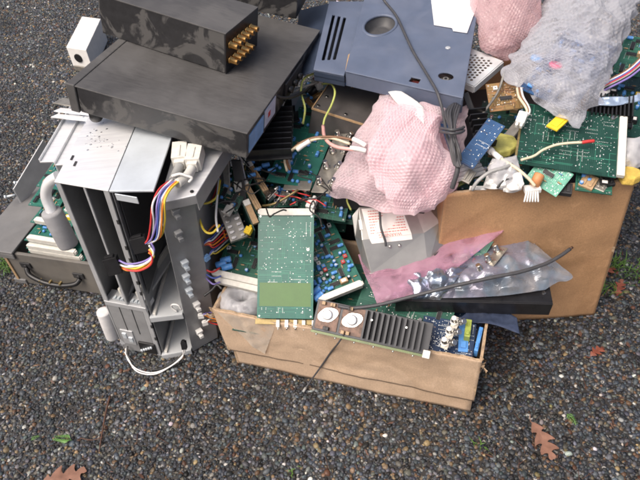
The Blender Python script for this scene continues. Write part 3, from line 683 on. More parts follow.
pl_ = thing('plug_pair', 'pair of white power plugs with grey sleeves lying on the bright rack tray', 'plug', Matrix.Translation(P(188, 160, .428)))
for k, (pa, pb, pc, pd) in enumerate([((181, 150), (180, 163), (177, 172), (173, 181)), ((196, 152), (193, 165), (187, 176), (177, 184))]):
    A, B, Cc, D = P(*pa, .442), P(*pb, .442), P(*pc, .44), P(*pd, .442)
    b = MB(); dr = (B-A).normalized(); b.T = axm(dr, up.cross(dr)); b.T.translation = A; l = (B-A).length
    b.box(-.008, -.012, -.012, l, .012, .012); b.box(0, -.0125, .002, l*.6, -.012, .008); b.box(l, -.008, -.008, l+.008, .008, .008); b.box(l*.1, -.002, .012, l*.9, .002, .0135)
    b.build('plug_body', M_ivory, pl_, .0015, world=True)
    MB().tube([B+dr*.006, Cc, D], .0075, 10).build('cable_sleeve', M_greycable if k == 0 else mat('pale_sleeve', (.55, .54, .5), .5), pl_, world=True)
MB().tube([P(172, 176, .452), P(180, 174, .454), P(187, 176, .45), P(192, 178, .446), P(189, 182, .44)], .0022, 6).build('cable_tie', M_white, pl_, world=True)
# black and white wires at the rack's foot
pw = [P(126, 348, .02), P(128, 358, .008), P(138, 368, .005), P(155, 371, .005), P(172, 366, .008), P(183, 355, .02), P(184, 345, .05)]
loom('wire_loom', 'loop of white and black wires drooping onto the pebbles below the rack', fan(pw, 3, .0045, V((.3, 1, .5)), .003), ['white', 'white', 'black'], .0014, [(P(184, 345, .052), V((1, 0, 0)), V((0, .4, 1)), (.01, .016, .01), M_blackp)])
# small plugs on the outer right wall
for k, (pa, pb, pc, cols, lab) in enumerate([((201, 246), (214, 244), (224, 232), ['red', 'orange', 'red', 'white', 'blue'], 'white plug with fan of red and orange wires beside the rack wall'),
                                       ((207, 258), (216, 250), (223, 240), ['yellow', 'white', 'blue'], 'blue tipped plug with white and yellow wires beside the rack wall'),
                                       ((201, 316), (209, 315), (216, 318), ['orange', 'white', 'purple'], 'upper white plug with orange wires low on the rack wall'),
                                       ((205, 323), (212, 321), (218, 323), ['red', 'orange', 'white'], 'lower white plug with red wires low on the rack wall')]):
    z = (.27, .25, .11, .09)[k]
    A, B, D = P(*pa, z), P(*pb, z), P(*pc, z-.01)
    loom('wired_plug', lab, [[A, lerp(A, B, .6)+V((0, 0, .003*q)), B+V((0, .003*q, .004*q-.008)), D+V((.01, .006*q, .006*q-.01))] for q in range(len(cols))], cols, .0014,
         [(A, (B-A), V((0, 0, 1)), (.011, .01, .006), M_white if k != 1 else M_labelblue)], cat='plug', group='small plugs beside the rack wall')
for k, (pts, c, lab) in enumerate([([(194, 205), (198, 215), (204, 230), (212, 233), (220, 225)], 'yellow', 'yellow wire hanging in a loop behind the bright rack tray'),
                             ([(199, 203), (208, 203), (217, 196), (220, 180)], 'yellow', 'yellow wire curling up beside the rack tray edge'),
                             ([(219, 178), (217, 200), (216, 218), (218, 232)], 'white', 'white wire hanging straight down right of the rack tray'),
                             ([(204, 296), (212, 290), (217, 285), (222, 289)], 'black', 'thin dark wire bent beside the small carton corner')]):
    o = wire_obj('loose_wire', [P(x, y, .36-.0006*(y-180)) for x, y in pts], .002, WIRE[c]); tag(o, lab, 'wire', 'loose wires around the rack')
# ================================================================== worn case with boards, far left
ca, cb = P(21, 282, 0), P(100, 294, 0); cx = (cb-ca).normalized(); cy = V((-cx.y, cx.x, 0)); cw = (cb-ca).length+.1; ch = .1; cdp = .5
Mx = axm(cx, cy); Mx.translation = ca
case = thing('equipment_case', 'open worn grey equipment case with strap handle holding green boards', 'case', Mx)
b = MB(); b.box(0, 0, 0, cw, .008, ch); b.build('front_wall', M_case, case, .0015)
b = MB(); b.box(0, .008, 0, .008, cdp, ch); b.build('side_wall', M_case, case, .0015)
b = MB(); b.box(cw-.008, .008, 0, cw, cdp, ch); b.build('side_wall', M_case, case, .0015)
b = MB(); b.box(.008, cdp-.008, 0, cw-.008, cdp, ch-.0005); b.build('back_wall', M_case, case, .0015)
b = MB(); b.box(.008, .008, .003, cw-.008, cdp-.008, .009); b.build('case_floor', M_casedk, case)
b = MB(); b.box(-.07, -.006, ch+.002, .03, cdp*.86, ch+.008); b.box(-.07, -.006, ch-.012, .03, -.002, ch+.002); b.build('lid_flap', M_casedk, case, .0015)
b = MB(); b.box(-.0025, -.003, .012, .004, -.0002, ch-.004); b.build('corner_strip', M_tan, case, .0008)
b = MB(); b.box(-.012, -.004, 0, .02, .01, .014); b.build('corner_foot', M_casedk, case, .002)
b = MB(); b.tube([(.045, -.004, .062), (.055, -.014, .05), (.09, -.02, .04), (.13, -.02, .037), (.165, -.014, .042), (.175, -.004, .05)], .0055, 8); b.build('strap_handle', M_blackp, case)
for x, z in ((.046, .06), (.174, .05)): b = MB(); b.box(x-.014, -.004, z, x+.012, -.0004, z+.016); b.cyl((x, -.007, z+.008), (x, -.003, z+.008), .004, n=8); b.build('handle_mount', M_dark, case, .001)
for x in (.08, .105, .13): b = MB(); b.box(x, -.0235, .033, x+.004, -.0145, .046); b.build('handle_ring', M_brass, case)
b = MB(); b.box(.095, -.003, .008, .135, -.0003, .02); b.box(.1, -.004, .011, .13, -.003, .014); b.build('latch', M_brass, case, .0008)
pcb('circuit_board', 'green board with blue capacitors lying level on top inside the worn case', P(24, 240, .125), P(72, 248, .125), P(45, 201, .125), 'teal', n=46, pads=60, seed=31, blue=.4, din=[('S', .8)], group='boards inside the worn case')
pcb('circuit_board', 'lower green board with white edge connector inside the worn case', P(26, 248, .108), P(78, 256, .108), P(48, 205, .108), 'teal', n=10, pads=40, seed=32, din=[('S', .9)], group='boards inside the worn case')
pcb('circuit_board', 'green board with yellow parts beneath the rack rail, second from the rear of the case', P(28, 205, .15), P(58, 209, .15), P(44, 176, .16), 'teal', n=26, pads=40, seed=33, blue=.15, group='boards inside the worn case')
pcb('circuit_board', 'rearmost green board in the worn case, mostly under the rack rail', P(36, 186, .19), P(60, 190, .19), P(55, 160, .2), 'teal', n=20, pads=30, seed=34, blue=.15, group='boards inside the worn case')
pcb('circuit_board', 'green board with yellow capacitors just behind the level top board in the worn case', P(30, 222, .14), P(70, 229, .14), P(46, 190, .145), 'teal', n=40, pads=40, seed=35, blue=.12, din=[('S', .7)], group='boards inside the worn case')
pcb('circuit_board', 'third green board down with ivory connector in the front of the worn case', P(28, 252, .095), P(84, 261, .095), P(50, 208, .095), 'teal', n=10, pads=40, seed=36, din=[('S', .9)], group='boards inside the worn case')
# metal frame plate with projecting screws, standing in the case
pa, pb = P(16, 196, .13), P(47, 150, .18)
br = thing('metal_bracket', 'thin grey metal bracket plate with projecting screws standing in the worn case', 'bracket', Matrix.Translation(pa))
e = (pb-pa); MB().prism([pa-up*.035, pb-up*.035, pb+up*.03, pa+up*.02], V((.003, .001, 0))).build('plate', M_frame, br, .0006, world=True)
for t_ in (.0, .3): p = lerp(pa, pb, t_)+up*.004; MB().cyl(p, p-V((.02, .004, 0)), .0026, n=8).cyl(p-V((.02, .004, 0)), p-V((.024, .005, 0)), .0045, n=8).build('screw', M_zinc, br, world=True)
# bits at the rack's rear left: white box and flat steel strips
wb = thing('white_box', 'white plastic power box with dark socket on the paving beyond the black amplifier', 'power box', Matrix.Translation(P(67, 56, 0)))
q0, q1, q2 = P(66, 47, .085), P(86, 50, .085), P(80, 20, .085)
b = MB(); b.prism([q0, q1, q1+(q2-q0)*1.15, q0+(q2-q0)*1.15], -up*.084); b.build('box_body', M_white, wb, .002, world=True)
n_ = (q1-q0).cross(up).normalized()
cc = lerp(q0, q1, .45)-up*.035; MB().cyl(cc+n_*-.001, cc+n_*.003, .015, n=16).build('socket', M_blackp, wb, world=True)
MB().prism([lerp(q0, q1, .1)-up*.064+n_*.001, lerp(q0, q1, .8)-up*.064+n_*.001, lerp(q0, q1, .8)-up*.083+n_*.001, lerp(q0, q1, .1)-up*.083+n_*.001], n_*.006).build('grip_edge', M_bracket, wb, .0008, world=True)
for k, (p1, p2, lab) in enumerate([((51, 118), (90, 122), 'lowest steel strip poking out left below the black amplifier'), ((54, 112), (92, 116), 'middle steel strip poking out left below the black amplifier'), ((53, 104), (92, 110), 'widest grey strip poking out left just below the black amplifier')]):
    A, B = P(*p1, .446-.006*(2-k)), P(*p2, .446-.006*(2-k)); d_ = (B-A).normalized(); s_ = up.cross(d_)
    b = MB(); b.prism([A, B, B+s_*(.012+.008*(k == 2)), A+s_*(.012+.008*(k == 2))+d_*.008], up*.0025); tag(b.build('metal_strip', M_alu if k < 2 else M_bracket, None, .0005), lab, 'metal strip', 'metal strips under the amplifier')
# ================================================================== black units stacked on the rack
def ray_plane(px, py, O, n):
    d = FW+RT*((px-320)/F)+UP*((240-py)/F); o_ = V((0, 0, CAMH)); return o_+d*((O-o_).dot(n)/d.dot(n))
Mt, aw, ad = frame(P(66, 83, .54), P(247, 133, .49), P(66, 83, .54)+P(300, 25, .48)-P(247, 133, .49))   # its right end sags onto the heap
AMPN = Mt.to_3x3().col[2].copy(); AMPO = Mt.translation.copy(); ah = .052
amp = thing('amplifier', 'large dusty black amplifier case lying across the top of the rack', 'amplifier', Mt @ Matrix.Translation((0, 0, -ah)))
for x_, y_ in ((.03, .02), (.03, ad-.02)): MB().lathe((x_, y_, -.022), (0, 0, 1), [(0, .009), (.003, .011), (.022, .012)], 14).build('foot', M_blackp, amp)
b = MB(); b.box(.018, 0, .002, aw, ad, ah-.002); b.build('chassis', M_black, amp, .0012)
b = MB(); b.box(.016, -.0015, ah-.002, aw+.001, ad, ah); b.build('lid', M_blacktop, amp, .0008)
b = MB(); b.box(0, -.002, 0, .0155, ad+.002, ah+.001); b.build('fascia', M_blacktop, amp, .0015)
b = MB(); b.box(aw, .008, .008, aw+.0012, .07, ah-.01); b.build('rating_sticker', M_labelblue, amp)
b = MB(); b.box(aw, .075, .012, aw+.0012, .125, ah-.006); b.build('rating_sticker', M_labelpale, amp)
b = MB(); b.box(aw+.0013, .09, .024, aw+.0016, .1, .034); b.build('sticker_mark', M_red, amp)
for yy, zz in ((.185, .026), (.21, .026), (.235, .026)): b = MB(); b.cyl((aw, yy, zz), (aw+.012, yy, zz), .006, n=12); b.build('socket', M_blackp, amp)
b = MB(); b.box(aw, .17, .008, aw+.004, .26, ah-.008); b.build('socket_plate', M_dark, amp, .001)
# connector box with gold sockets
q0, q1 = ray_plane(103, 34, AMPO, AMPN), ray_plane(235, 65, AMPO, AMPN); sx_ = (q1-q0).normalized(); sy_ = AMPN.cross(sx_); Ms = axm(sx_, sy_) @ Matrix.Rotation(math.radians(-8), 4, 'Z'); Ms.translation = q0+AMPN*.0015
sw_ = (q1-q0).length; sd_ = .115; sh_ = .074
swb = thing('connector_box', 'dusty black box with rows of gold sockets on its end, atop the amplifier', 'switch box', Ms)
b = MB(); b.box(0, 0, 0, sw_-.003, sd_, sh_-.002); b.build('housing', M_black, swb, .001)
b = MB(); b.box(0, -.0012, sh_-.002, sw_, sd_, sh_); b.build('lid', M_blacktop, swb, .0006)
b = MB(); b.box(sw_-.003, -.001, 0, sw_, sd_, sh_-.0022); b.build('end_plate', M_blackm, swb, .0006)
for i in range(2):
    for j in range(6):
        if i == 0 and j == 5: continue
        b = MB(); y0, z0 = .012+j*.0145, .021+i*.028
        b.lathe((sw_, y0, z0), (1, 0, 0), [(0, .0066), (.002, .0066), (.0021, .0052), (.015, .0052), (.016, .0046)], 12, 0); b.cyl((sw_+.0161, y0, z0), (sw_+.0163, y0, z0), .003, n=10, m=1)
        b.build('gold_socket', [M_gold, M_blackp], swb)
# a third black unit at the back
A3, B3 = ray_plane(208, 3, AMPO, AMPN), ray_plane(296, 20, AMPO, AMPN); x3 = (B3-A3).normalized(); Mx = axm(x3, AMPN.cross(x3)); Mx.translation = A3+AMPN*.0015
u3 = thing('black_unit', 'plain dusty black equipment case at the rear edge of the amplifier lid', 'equipment case', Mx); w3 = (B3-A3).length
b = MB(); b.box(0, 0, 0, w3, .12, .085); b.build('housing', M_black, u3, .0012)
b = MB(); b.box(-.001, -.0015, .0855, w3+.001, .121, .088); b.build('lid', M_blacktop, u3, .0006)
# ================================================================== cartons
def panel(name, A0, B0, A1, B1, th, m, parent, nx=40, nz=12, amp=.0022, rag=.002, seed=1, sc_=9):
    """cardboard panel: A0-B0 lower edge, A1-B1 upper edge, thickness th to the inside; warped, with a worn upper edge (slot 1)"""
    A0, B0, A1, B1 = map(V, (A0, B0, A1, B1)); nrm = (B0-A0).cross(A1-A0).normalized()   # points out
    b = MB(); F_, K_ = [], []
    for i in range(nz+1):
        fr, kr = [], []
        for j in range(nx+1):
            u, v = j/nx, i/nz; p = lerp(lerp(A0, B0, u), lerp(A1, B1, u), v)
            e = min(1, 6*u, 6*(1-u)); dsp = amp*(noise.noise(p*sc_+V((seed, 0, 0)))*1.4+.5*noise.noise(p*sc_*4))*(.3+.7*e)
            p = p+nrm*dsp
            if i == nz: p = p+V((0, 0, rag*(noise.noise(p*60+V((0, seed, 0)))+.6*noise.noise(p*220))))
            fr.append(b.vert(p)); kr.append(b.vert(p-nrm*th))
        F_.append(fr); K_.append(kr)
    for i in range(nz):
        for j in range(nx):
            b.face([F_[i][j], F_[i][j+1], F_[i+1][j+1], F_[i+1][j]], 0, True); b.face([K_[i][j], K_[i+1][j], K_[i+1][j+1], K_[i][j+1]], 0, True)
        b.face([F_[i][0], F_[i+1][0], K_[i+1][0], K_[i][0]], 1); b.face([F_[i+1][nx], F_[i][nx], K_[i][nx], K_[i+1][nx]], 1)
    for j in range(nx):
        b.face([F_[nz][j], F_[nz][j+1], K_[nz][j+1], K_[nz][j]], 1); b.face([F_[0][j+1], F_[0][j], K_[0][j], K_[0][j+1]], 1)
    return b.build(name, [m, M_cardedge], parent, world=True)
s0, s1 = P(237, 363, .0), P(470, 412, .0); sx = (s1-s0).normalized(); sy = V((-sx.y, sx.x, 0)); SD = .225; SH = .165
small = thing('small_carton', 'low open tan cardboard carton with scuffed flaps folded down and boards spilling out', 'carton', Matrix.Translation(s0))
s3, s2 = s0+sy*SD, s1+sy*SD
r0_, r1_ = P(212, 309, SH), P(482, 361, SH); r2_, r3_ = s2+up*SH+sx*.012, s3+up*SH-sx*.01
panel('inner_wall', s0, s1, s0+up*.1, s1+up*.1, .004, M_card, small, seed=2, rag=0)
for a, b_ in ((s1, s2), (s2, s3), (s3, s0)): panel('inner_wall', a, b_, a+up*.1, b_+up*.1, .004, M_card, small, seed=3, rag=0, nx=20)
zc = .047
q0, q1, q2, q3 = s0+up*zc-sx*.01-sy*.003, s1+up*(zc-.004)+sx*.003-sy*.003, s2+up*zc+sx*.006, s3+up*zc-sx*.008
panel('outer_flap', q0, q1, r0_, r1_, .0045, M_card, small, nx=90, nz=24, amp=.0035, rag=.0028, seed=5)
panel('outer_flap', q1, q2, r1_, r2_, .0045, M_card, small, nx=30, nz=12, amp=.002, rag=.003, seed=6)
panel('outer_flap', q2, q3, r2_, r3_, .0045, M_card, small, nx=60, nz=12, amp=.002, rag=.002, seed=7)
panel('outer_flap', q3, q0, r3_, r0_, .0045, M_card, small, nx=30, nz=12, amp=.002, rag=.003, seed=8)
MB().prism([s0+sx*.005+sy*.005, s1-sx*.005+sy*.005, s2-sx*.005-sy*.005, s3+sx*.005-sy*.005], up*.005).build('carton_floor', M_card, small, world=True)
# torn corner tufts
for k, (c, d_) in enumerate(((r0_, -sx+sy*.2), (r1_, sx*.4-sy*.2))):
    b = MB()
    for q in range(9):
        p = c+V((random.uniform(-.006, .006), random.uniform(-.004, .012), random.uniform(-.03, .004))); dv = (d_+V((random.uniform(-.6, .6), random.uniform(-.6, .6), random.uniform(-.5, .6)))).normalized()
        b.prism([p, p+dv*.009+up*.002, p+dv*.007-up*.006], V((.0005, .001, .0003)))
    b.build('torn_edge', M_cardedge, small, world=True)
# clear tape patch on the front, upper left
def tape_on(parent, pts, m, off=.0022):
    b = MB(); n_ = (pts[1]-pts[0]).cross(pts[3]-pts[0]).normalized(); N = 14; G = []
    for i in range(N+1):
        G.append([b.vert(lerp(lerp(pts[0], pts[1], j/N), lerp(pts[3], pts[2], j/N), i/N)+n_*(off+.003*max(0, noise.noise(lerp(lerp(pts[0], pts[1], j/N), lerp(pts[3], pts[2], j/N), i/N)*45)))) for j in range(N+1)])
    for i in range(N):
        for j in range(N): b.face([G[i][j], G[i][j+1], G[i+1][j+1], G[i+1][j]], 0, False)
    o = b.build('packing_tape', m, parent, world=True); s = o.modifiers.new('thick', 'SOLIDIFY'); s.thickness = .0004; return o
def onwall(u, v): return lerp(lerp(q0, q1, u), lerp(r0_, r1_, u), v)
M_tape = film('packing_tape', (.9, .82, .72), .9, .2, scale=60)
tape_on(small, [onwall(.13, .25), onwall(.17, .12), onwall(.26, .98), onwall(.02, .98)], M_tape)
# ------------------------------------------------------------------ big carton
BH = .36; B0, B1 = P(594, 315, 0), None
f1 = V((.541, .759, 0)); f0 = V((.205, .775, 0)); bx = (f1-f0).normalized(); by = V((-bx.y, bx.x, 0)); BD = .42
big = thing('large_carton', 'tall brown cardboard carton heaped with boards, bubble wrap and cable scraps', 'carton', Matrix.Translation(f0))
t0_, t1_ = P(445, 194, BH), P(636, 180, BH); b2, b3 = f1+by*BD, f0+by*BD
t2_, t3_ = b2+up*BH+bx*.0, b3+up*BH
panel('front_wall', f0, f1, t0_, t1_, .005, M_card2, big, nx=60, nz=40, amp=.004, rag=.0012, seed=12, sc_=5)
panel('side_wall', f1, b2, t1_, t2_, .005, M_card2, big, nx=40, nz=30, amp=.003, rag=.001, seed=13, sc_=5)
panel('back_wall', b2, b3, t2_, t3_, .005, M_card2, big, nx=30, nz=20, amp=.003, seed=14, sc_=5)
panel('side_wall', b3, f0, t3_, t0_, .005, M_card2, big, nx=30, nz=20, amp=.003, seed=15, sc_=5)
MB().prism([f0+bx*.006+by*.006, f1-bx*.006+by*.006, b2-bx*.006-by*.006, b3+bx*.006-by*.006], up*.005).build('carton_floor', M_card2, big, world=True)
def big_on(u, v): return lerp(lerp(f0, f1, u), lerp(t0_, t1_, u), v)
# ================================================================== boards and parts in the small carton
MB_ = MB
main = pcb('circuit_board', 'upright teal circuit board, solder side out, with olive block and white connector on top', P(257, 318, .178), P(313, 319, .178), P(257, 214, .302), 'teal', parts=None, pads=170, traces=34, seed=3, din=(), patch=(.04, .115, .96, .34))
_, mw, mh = frame(P(257, 318, .178), P(313, 319, .178), P(257, 214, .302))
o = comp('din', main, mw/2, mh+.004, math.pi, l=.094, c='ivory_connector', z=-.006)
bb = MB(); bb.cyl((mw*.9, mh*.66, .0002), (mw*.9, mh*.66, .0012), .0028, n=12); bb.build('rivet', M_white, main)
bb = MB(); bb.box(-.006, -.012, -.016, mw+.075, -.0025, -.013); bb.build('lower_rail', M_brass, main, .0005)
for k in range(9): bb = MB(); x_ = .03+k*.016+random.uniform(-.003, .003); bb.box(x_, -.016, -.014, x_+.006, -.003, -.008); bb.cyl((x_+.003, -.016, -.011), (x_+.003, -.021, -.011), .0013, n=6); bb.build('rail_pin', M_nickel if k % 3 else M_ivory, main)
second = pcb('circuit_board', 'tilted board crowded with small blue capacitors right of the upright teal board', P(318, 305, .18), P(365, 286, .19), P(318, 305, .18)+P(322, 195, .24)-P(365, 286, .19), 'teal', n=200, pads=60, seed=8, blue=.36, din=[('S', .9)])
for dx, dy in ((.006, .012), (.005, .024)): comp('can_capacitor', second, dx, dy, .3, r=.0062, l=.019)
third = pcb('circuit_board', 'board with fat blue capacitors at its corner behind the clear film roll', P(214, 276, .185), P(262, 287, .185), P(224, 186, .25), 'green', n=60, pads=50, seed=12, blue=.3, din=[('S', 1.0)])
for dx, dy in ((.008, .024), (.014, .034), (.022, .021)): comp('can_capacitor', third, dx, dy, .5, r=.0062, l=.02)
pcb('circuit_board', 'bare board with a second white connector just beneath the fat capacitor board', P(217, 283, .176), P(262, 294, .176), P(226, 192, .235), 'dark', parts=None, pads=20, seed=13, din=[('S', 1.0)])
pcb('circuit_board', 'flat green board with rows of solder pins behind the finned heat sink', P(352, 316, .166), P(446, 343, .16), P(372, 274, .186), 'green', n=14, pads=160, seed=14, blue=.05)
pcb('circuit_board', 'dark navy board dotted with solder right of the heat sink in the small carton', P(418, 352, .158), P(472, 362, .155), P(440, 318, .172), 'navy', parts=None, pads=190, traces=4, seed=15)
# filler layers that carry the rest
for k, (A, B, D, c, z) in enumerate([((232, 330), (350, 348), (250, 285), 'dark', .12), ((340, 340), (460, 362), (352, 290), 'dark', .125), ((300, 320), (420, 340), (330, 260), 'green', .14), ((395, 325), (478, 345), (412, 290), 'navy', .135)]):
    pcb('circuit_board', ['lowest dark board lying under the upright teal board', 'dark board underneath the finned heat sink', 'green board wedged between heat sink and metal can', 'navy board low under the black bar end'][k], P(*A, z), P(*B, z), P(*D, z+.02), c, n=24, pads=60, seed=40+k)
# heat sink with two power transistors on copper
hA, hB, hD = P(312, 327, .178), P(428, 353, .172), P(318, 300, .206)
Mx, hw, hh = frame(hA, hB, hD)
hs = thing('heat_sink', 'black finned heat sink with two round silver transistors on copper along the carton rim', 'heat sink', Mx)
b = MB(); b.box(0, -.004, -.004, hw, hh+.002, 0); b.build('base_plate', M_fin, hs, .0005)
b = MB(); b.box(0, -.008, -.006, hw, -.004, .004); b.build('edge_board', PCB['olive'], hs)
fxs = hw*.435; b = MB(); b.box(-.0016, 0, -.0005, .0016, hh, .02); me = b.mesh('fin', [M_fin])
for k in range(11):
    o = bpy.data.objects.new('fin', me); C.objects.link(o); o.parent = hs; o.location = (fxs+(k+.3)*(hw*.52)/11, 0, 0)
for k in range(2):
    xo = hw*(.02+.215*k); ww = hw*.195
    b = MB(); b.box(xo, 0, 0, xo+ww, hh, .0015); b.build('copper_plate', M_copper, hs, .0004)
    cx_, cy_ = xo+ww/2, hh*.55
    b = MB()
    pts = []
    for q in range(28):
        a_ = 2*math.pi*q/28; rr_ = .0125+.006*abs(math.cos(a_))**5; pts.append((cx_+rr_*math.cos(a_+.5), cy_+rr_*.95*math.sin(a_+.5), .0016))
    b.prism(pts, (0, 0, .002)); b.lathe((cx_, cy_, .0036), (0, 0, 1), [(0, .0098), (.0055, .0096), (.0066, .0088), (.007, .006)], 20); b.build('power_transistor', M_white if False else mat('bright_nickel', (.85, .83, .8), .22, .85, var=.06, scale=60), hs, world=False)
    for q in range(5):
        b = MB(); xx, yy = xo+random.uniform(.1, .9)*ww, hh*random.choice((.06, .94)); b.box(xx-.003, yy-.003, 0, xx+.003, yy+.003, .009); b.build('mounting_block', M_dark if q % 2 else M_tan, hs, .0006)
b = MB(); b.box(hw-.008, -.009, -.002, hw+.004, .004, .009); b.build('end_plug', M_ivory, hs, .0008)
for q in range(6): b = MB(); b.cyl((.01+q*hw/6, -.0085, 0), (.01+q*hw/6, -.0115, 0), .0018, n=6); b.build('solder_joint', M_solder, hs)
for (a_, z_) in ((fxs+hw*.07, hh*.7), (fxs+hw*.36, hh*.7)): b = MB(); b.cyl((a_, z_, .018), (a_, z_, .0212), .0016, n=8); b.build('screw', M_nickel, hs)
# bnc bracket
def bnc_strip(name, label, A, B, D, ncon, cat='connector bracket', double=False, tilt=0):
    Mx, w_, h_ = frame(A, B, D); t = thing(name, label, cat, Mx); b = MB(); b.box(0, 0, -.0016, w_, h_, 0)
    b.build('plate', M_bracket, t, .0005)
    for k in range(ncon):
        y_ = h_*(k+.5)/ncon
        comp('bnc_connector', t, w_*.35, y_, 0)
        if double: comp('bnc_connector', t, w_*.85, y_+.004, (0, .6, 0), z=-.004)
        b = MB(); b.cyl((w_*.78, y_+h_*.2/ncon, 0), (w_*.78, y_+h_*.2/ncon, .0016), .0018, n=8); b.build('screw', M_nickel, t)
    return t
bnc_strip('connector_bracket', 'small metal bracket with three silver coaxial sockets beside the blue plastic pieces', P(440, 347, .176), P(447, 350, .176), P(458, 317, .196), 3, double=True)
# blue plastic pieces and the yellow-green block at the right end
for k, (A, B, D, lab, mm, tk) in enumerate([((458, 351, .162), (468, 352, .162), (477, 320, .176), 'broad blue plastic strip standing in the right end of the small carton', M_capblue, .02),
                                     ((474, 350, .164), (478, 351, .164), (486, 328, .168), 'narrow blue plastic strip nearest the right rim of the small carton', M_capblue, .02),
                                     ((464, 336, .182), (470, 337, .182), (474, 320, .187), 'yellow green plastic block behind the blue strips', mat('lime_plastic', (.35, .42, .08), .45), .02)]):
    Mx, w_, h_ = frame(P(*A), P(*B), P(*D)); b = MB(); b.box(0, 0, -tk, w_, h_, 0); b.box(w_*.2, h_*.1, 0, w_*.8, h_*.3, .003); b.box(w_*.3, h_*.6, 0, w_*.7, h_*.85, .002)
    b.T = Matrix(); b.v = [tuple(Mx @ V(p)) for p in b.v]; tag(b.build('plastic_block', mm, None, .0012), lab, 'plastic block', 'plastic blocks in the small carton')
# clear film roll in the left end
M_clear = film('clear_film', (.8, .8, .82), .62, .07, scale=50)
ctr = P(243, 300, .155); ctrl = []
for i in range(6):
    row = []
    for j in range(9):
        a_ = 2*math.pi*j/8; rr_ = (.006, .014, .024, .034, .042, .046)[i]; zz = (-.012, .006, .014, .012, .002, -.014)[i]
        row.append(ctr+sx*math.cos(a_)*rr_*1.05+sy*math.sin(a_)*rr_*.8+up*zz)
    ctrl.append(row)
tag(sheet('plastic_film', ctrl, 90, 50, M_clear, wr=.005, ws=34, seed=9), 'crumpled ring of clear plastic film in the carton end, left of the teal board', 'plastic film')
ctr2 = [[lerp(P(224, 318, .13), P(262, 325, .13), j/3)+sy*(.07*i/3)+up*(.006*math.sin(j*2+i)) for j in range(4)] for i in range(4)]
tag(sheet('plastic_film', ctr2, 40, 40, M_clear, wr=.007, ws=36, seed=19), 'flat clear plastic film under the film ring', 'plastic film')
# ================================================================== can with warning label
can = thing('metal_can', 'grey metal shield cover with chamfered corners and white red-printed warning label', 'metal cover', Matrix.Translation(P(371, 273, .215)))
b0a, b1a = P(371, 273, .214), P(428, 268, .214); k0a, k1a = P(362, 240, .262), P(424, 233, .262); u0a, u1a = P(359, 207, .29), P(412, 203, .29)
lft0, lft1, lft2 = P(352, 216, .278), P(355, 236, .25), P(362, 262, .222)
rk, rb, ru = P(440, 222, .272), P(447, 252, .226), P(421, 199, .294)
rk2, rb2, ru2 = P(458, 206, .27), P(463, 236, .225), P(438, 190, .29)
base_ = lambda p: V((p.x, p.y, p.z))
b = MB(); vv = {k: b.vert(p) for k, p in dict(b0=b0a, b1=b1a, k0=k0a, k1=k1a, u0=u0a, u1=u1a, l0=lft0, l1=lft1, l2=lft2, rk=rk, rb=rb, ru=ru, rk2=rk2, rb2=rb2, ru2=ru2,
    B1=u0a+sy*.05-up*.075, B2=ru2+sy*.04-up*.075, B3=lft0+sy*.05-up*.06).items()}
for q in (('b0', 'b1', 'k1', 'k0'), ('k0', 'k1', 'u1', 'u0'), ('b1', 'rb', 'rk', 'k1'), ('k1', 'rk', 'ru', 'u1'), ('rb', 'rb2', 'rk2', 'rk'), ('rk', 'rk2', 'ru2', 'ru'), ('l2', 'b0', 'k0', 'l1'), ('l1', 'k0', 'u0', 'l0'),
          ('u0', 'u1', 'ru', 'B1'), ('ru', 'ru2', 'B2', 'B1'), ('l0', 'u0', 'B1', 'B3'), ('l2', 'l1', 'l0', 'B3'), ('rb2', 'B2', 'ru2', 'rk2'), ('b0', 'l2', 'B3', 'B1'), ('b0', 'B1', 'B2', 'b1'), ('b1', 'B2', 'rb2', 'rb')):
    b.face([vv[k] for k in q])
b.build('shell', M_tinned, can, .0012, world=True)
dn = (b0a-k0a).normalized(); no = (b1a-b0a).cross(k0a-b0a).normalized()
if no.z < 0: no = -no
MB().prism([b0a-sx*.003, b1a+sx*.003, b1a+dn*.009+sx*.002, b0a+dn*.009-sx*.002], no*.0025).build('lower_flange', M_tinned, can, .0008, world=True)
for p in (lerp(b0a, b1a, .03)+dn*.004, lerp(b0a, b1a, .97)+dn*.004): MB().cyl(p+no*.002, p+no*.0034, .0016, n=8).build('screw', M_dark, can, world=True)
nu_ = (k1a-k0a).cross(u0a-k0a).normalized(); nu_ = nu_ if nu_.z > 0 else -nu_
def on_up(u, v): return lerp(lerp(k0a, k1a, u), lerp(u0a, u1a, u), v)+nu_*.0006
def on_lo(u, v): return lerp(lerp(b0a, b1a, u), lerp(k0a, k1a, u), v)+no*.0006
# label lies on the upper face and folds a little over the crease
lu0, lu1 = .12, .8
MB().prism([on_up(lu0, .0), on_up(lu1, .0), on_up(lu1-.02, .93), on_up(lu0-.08, .93)], nu_*.0004).build('warning_label', M_label, can, world=True)
MB().prism([on_lo(lu0+.02, .86), on_lo(lu1, .86), on_lo(lu1, 1.0), on_lo(lu0, 1.0)], no*.0004).build('warning_label', M_label, can, world=True)
